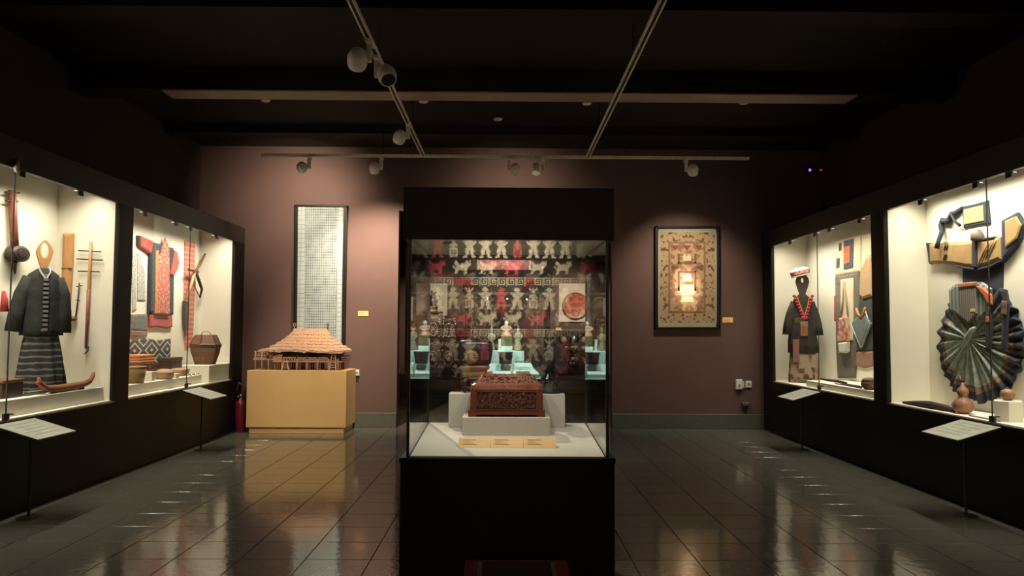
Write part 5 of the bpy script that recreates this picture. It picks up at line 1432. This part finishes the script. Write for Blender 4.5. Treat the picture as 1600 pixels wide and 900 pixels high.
t = hung('hanging_jacket', 'ochre jacket with navy bands spread on the near right bay', 'jacket', 'R', XRB, 1530, 420)
flat(t, 'sleeve', [(1458, 381), (1480, 379.5), (1505, 378), (1529, 376), (1529, 417), (1515, 416.5), (1497, 413), (1478, 411.5), (1459, 412)], OCH, .03, .01, .012, .03)
flat(t, 'cuff', [(1453, 379.5), (1458.5, 380.5), (1458, 395), (1460, 413), (1457.5, 411), (1456, 396)], NVC, .035, .008, .006, .008)
flat(t, 'front', [(1533, 375), (1550, 373.5), (1570, 370), (1571, 405), (1553, 413), (1534, 418)], OCH, .03, .01, .012, .03)
flat(t, 'placket', [(1527.5, 376), (1534.5, 375), (1535.5, 418), (1528, 418)], NVC, .045, .01, .006, .01)
flat(t, 'collar', [(1529, 374.5), (1550, 371.5), (1562, 369.5), (1562, 372), (1550, 375), (1530, 377.5)], NVC, .045, .008, .004, .006)
flat(t, 'sleeve', [(1571, 345), (1595, 332), (1598, 337), (1606, 350), (1600, 372), (1592, 387), (1572, 411)], NVC, .03, .006, .01, .03)
flat(t, 'sleeve_lining', [(1579.5, 345.5), (1597, 338), (1605, 352), (1598, 372), (1580.5, 387)], OCH, .01, .045, .004, .012)
flat(t, 'hem', [(1498, 413.5), (1516, 417), (1534, 419), (1554, 414), (1571, 406), (1571, 409), (1554, 418), (1534, 423), (1514, 420.5), (1498, 416.5)], NVC, .03, .01, .006, .006)
for (x, y_) in ((1485, 385), (1488.5, 385), (1484, 400), (1487, 400)):
    wtube(t, 'tie_cord', [(x - .8, y_ - 6), (x + 1, y_ - 1), (x - 1, y_ + 6)], .009, DKW, .055)
for q in range(4):
    wtube(t, 'crease', [(1538 + 5 * q, 411 - 2 * q), (1548 + 5 * q, 390 - 3 * q), (1553 + 4.5 * q, 377 - q)], [.006, .012, .004], OCH, .052)
solo('stand_knob', MB().lathe([(.05, 0), (.06, .02), (.055, .06), (.03, .10), (.01, .11)], 16), mk('grey_brown_knob', (.16, .13, .10), .6), 'grey-brown dome of the stand above the ochre jacket collar', 'stand',
     (XRB - .06, onX(1537, 372, XRB).y, onX(1537, 376, XRB).z), smooth=True)
# pleated skirt, opened out like a wheel
t = hung('pleated_skirt', 'round spread pleated green-grey skirt with navy hem, near right bay', 'skirt', 'R', XRB, 1537, 628)
cen, = puv(t, [(1527, 530)])
m_ = mapper('R')
def rim(a):  # pixel outline of the wheel
    return (1537 + 66 * math.cos(a), 538 + 90 * math.sin(a))
NP = 240
def fanring(f, amp, base, wob=0.0):
    out = []
    for k in range(NP):
        a = 2 * PI * k / NP
        jag = 1 + (.02 * math.sin(a * 17) + .02 * math.sin(a * 29 + 1)) * f
        (u, v), = puv(t, [rim(a)])
        tw = f + 0
        uu = cen[0] + (u - cen[0]) * f * jag; vv = cen[1] + (v - cen[1]) * f * jag
        h = base + amp * (.55 * math.sin(a * 34 + 2.2 * math.sin(a * 3) + f * 1.5) + .45 * math.sin(a * 21 + 1.3 * math.sin(2 * a)))
        out.append(m_(uu, vv, max(h, .004)))
    return out
PLT = mk('grey_green_pleats', (0.36, 0.40, 0.32), 0.8, c2=(0.19, 0.22, 0.18), scale=26, bump=.25)
BANDM = mk('orange_brown_hem_band', (0.22, 0.12, 0.075), 0.85, c2=(0.10, 0.085, 0.075), scale=24, pat='patch', bump=.25)
obj('pleats', MB().loft([fanring(.04, .0, .085), fanring(.15, .010, .07), fanring(.35, .018, .055), fanring(.55, .022, .05), fanring(.76, .026, .045)], False), PLT, t)
obj('hem_band', MB().loft([fanring(.75, .026, .045), fanring(.80, .028, .045), fanring(.86, .03, .043)], False), BANDM, t)
obj('navy_hem', MB().loft([fanring(.85, .03, .043), fanring(.93, .032, .04), fanring(1.0, .03, .032), fanring(.99, .0, .004)], False), NVC, t)
wtube(t, 'gather_knot', [(1518, 542), (1527, 528), (1533, 516), (1538, 512)], [.02, .034, .026, .016], PLT, .085)
TEALS = mk('teal_grey_stripe', (0.26, 0.32, 0.27), 0.85, c2=(0.14, 0.15, 0.13), scale=16, pat='vstripe', bump=.2)
flat(t, 'waist_panel', [(1495, 453), (1505, 444), (1545, 441), (1560, 452), (1556, 490), (1538, 508), (1497, 486)], TEALS, .03, .05, .01, .03)
flat(t, 'waist_panel', [(1515, 446), (1543, 443), (1543, 490), (1530, 505), (1515, 492)], mk('grey_brown_stripe', (.26, .22, .17), .85, c2=(.12, .1, .085), scale=30, pat='vstripe', bump=.2), .012, .09, .004, .01)
flat(t, 'belt', [(1514, 443), (1543, 440), (1543, 446.5), (1514, 450)], mk('salmon_belt', (.50, .21, .10), .85), .014, .095, .004, .008)
flat(t, 'red_sash', [(1544, 447), (1552, 449), (1567, 461), (1569, 476), (1562, 474), (1556, 463)], FLAME, .014, .095, .004, .008)
flat(t, 'price_tag', [(1533.5, 482.5), (1541.5, 482.5), (1541.5, 487.5), (1533.5, 487.5)], mk('yellow_tag', (.70, .62, .10), .6), .003, .104, .001, .003)
t = hung('hanging_vest', 'dark navy vest body between the ochre jacket and skirt', 'vest', 'R', XRB, 1537, 468)
flat(t, 'body', [(1505, 416), (1535, 421), (1569, 409), (1568, 450), (1567, 470), (1505, 466)], NVC, .006, 0, .003, .03)
t = hung('sash', 'dark looped sash with orange ends right of the pleated skirt', 'sash', 'R', XRB, 1584, 548)
flat(t, 'band', [(1560, 478), (1578, 450), (1588, 453), (1592, 474), (1590, 500), (1588, 548), (1580, 546), (1583, 500), (1583, 468), (1580, 462), (1567, 486)], NVC, .02, .075, .006, .02)
flat(t, 'orange_end', [(1584, 470), (1592, 470), (1591, 492), (1584, 492)], BANDM, .008, .102, .003, .008)
flat(t, 'tail', [(1557, 490), (1565, 484), (1566, 510), (1563, 548), (1556, 545)], NVC, .016, .08, .006, .015)
flat(t, 'tail_patch', [(1558, 495), (1564, 494), (1564, 503), (1558, 504)], FLAME, .006, .10, .002, .006)
# things on the deck
GRD = mk('netted_gourd', (0.34, 0.16, 0.085), 0.5, c2=(0.26, 0.11, 0.055), scale=24, pat='diamond', thr=.75, bump=.2)
yg = atr(1503, 4.16)
t = thing('double_gourd', 'netted double gourd flask with narrow neck', 'gourd', (4.16, yg, ZDK))
obj('body', MB().lathe([(.03, 0), (.072, .02), (.092, .065), (.08, .11), (.045, .142), (.032, .155), (.045, .175), (.05, .20), (.04, .225), (.018, .245), (.013, .29)], 24), GRD, t, smooth=True)
for k in range(6):
    a = k * PI / 3
    obj('net_cord', MB().tube([(r * math.cos(a) * 1.03, r * math.sin(a) * 1.03, z) for (r, z) in ((.07, .02), (.094, .065), (.082, .11), (.046, .142), (.034, .155))], .0035, 5), PALEB, t)
obj('stopper', MB().lathe([(.015, .285), (.017, .30), (.008, .315)], 10), DKW, t)
obj('carry_cord', MB().tube([(-.0, .03, .23), (0, .06, .30), (0, .045, .34), (0, .01, .28)], .004, 5), PALEB, t)
yk = atr(1573, 4.2)
solo('riser', MB().lathe([(.115, 0), (.115, .165), (.11, .17)], 6), CREAMP, 'white hexagonal block under the small round gourd', 'riser', (4.2, yk, ZDK))
t = thing('round_gourd', 'small round netted gourd on the white hexagonal block', 'gourd', (4.2, yk, ZDK + .17))
obj('body', MB().lathe([(.02, 0), (.045, .012), (.058, .045), (.048, .08), (.015, .096)], 20), GRD, t, smooth=True)
obj('stopper', MB().lathe([(.012, .092), (.012, .104), (.005, .108)], 8), DKW, t)
t = lie('rolled_umbrella', 'long dark wrapped bundle lying on the near right deck', 'bundle', [(1410, 0), (1430, .0), (1450, .0), (1475, .01), (1490, .02)], [.012, .026, .036, .03, .02], mk('dark_plum_cloth', (.045, .028, .032), .9, scale=14, bump=.3), 4.11, ZDK)
t = lie('thin_stick', 'thin pale stick lying in front of the double gourd', 'stick', [(1512, -.04), (1535, -.05), (1560, -.05)], [.006, .007, .006], PALEB, 4.14, ZDK)
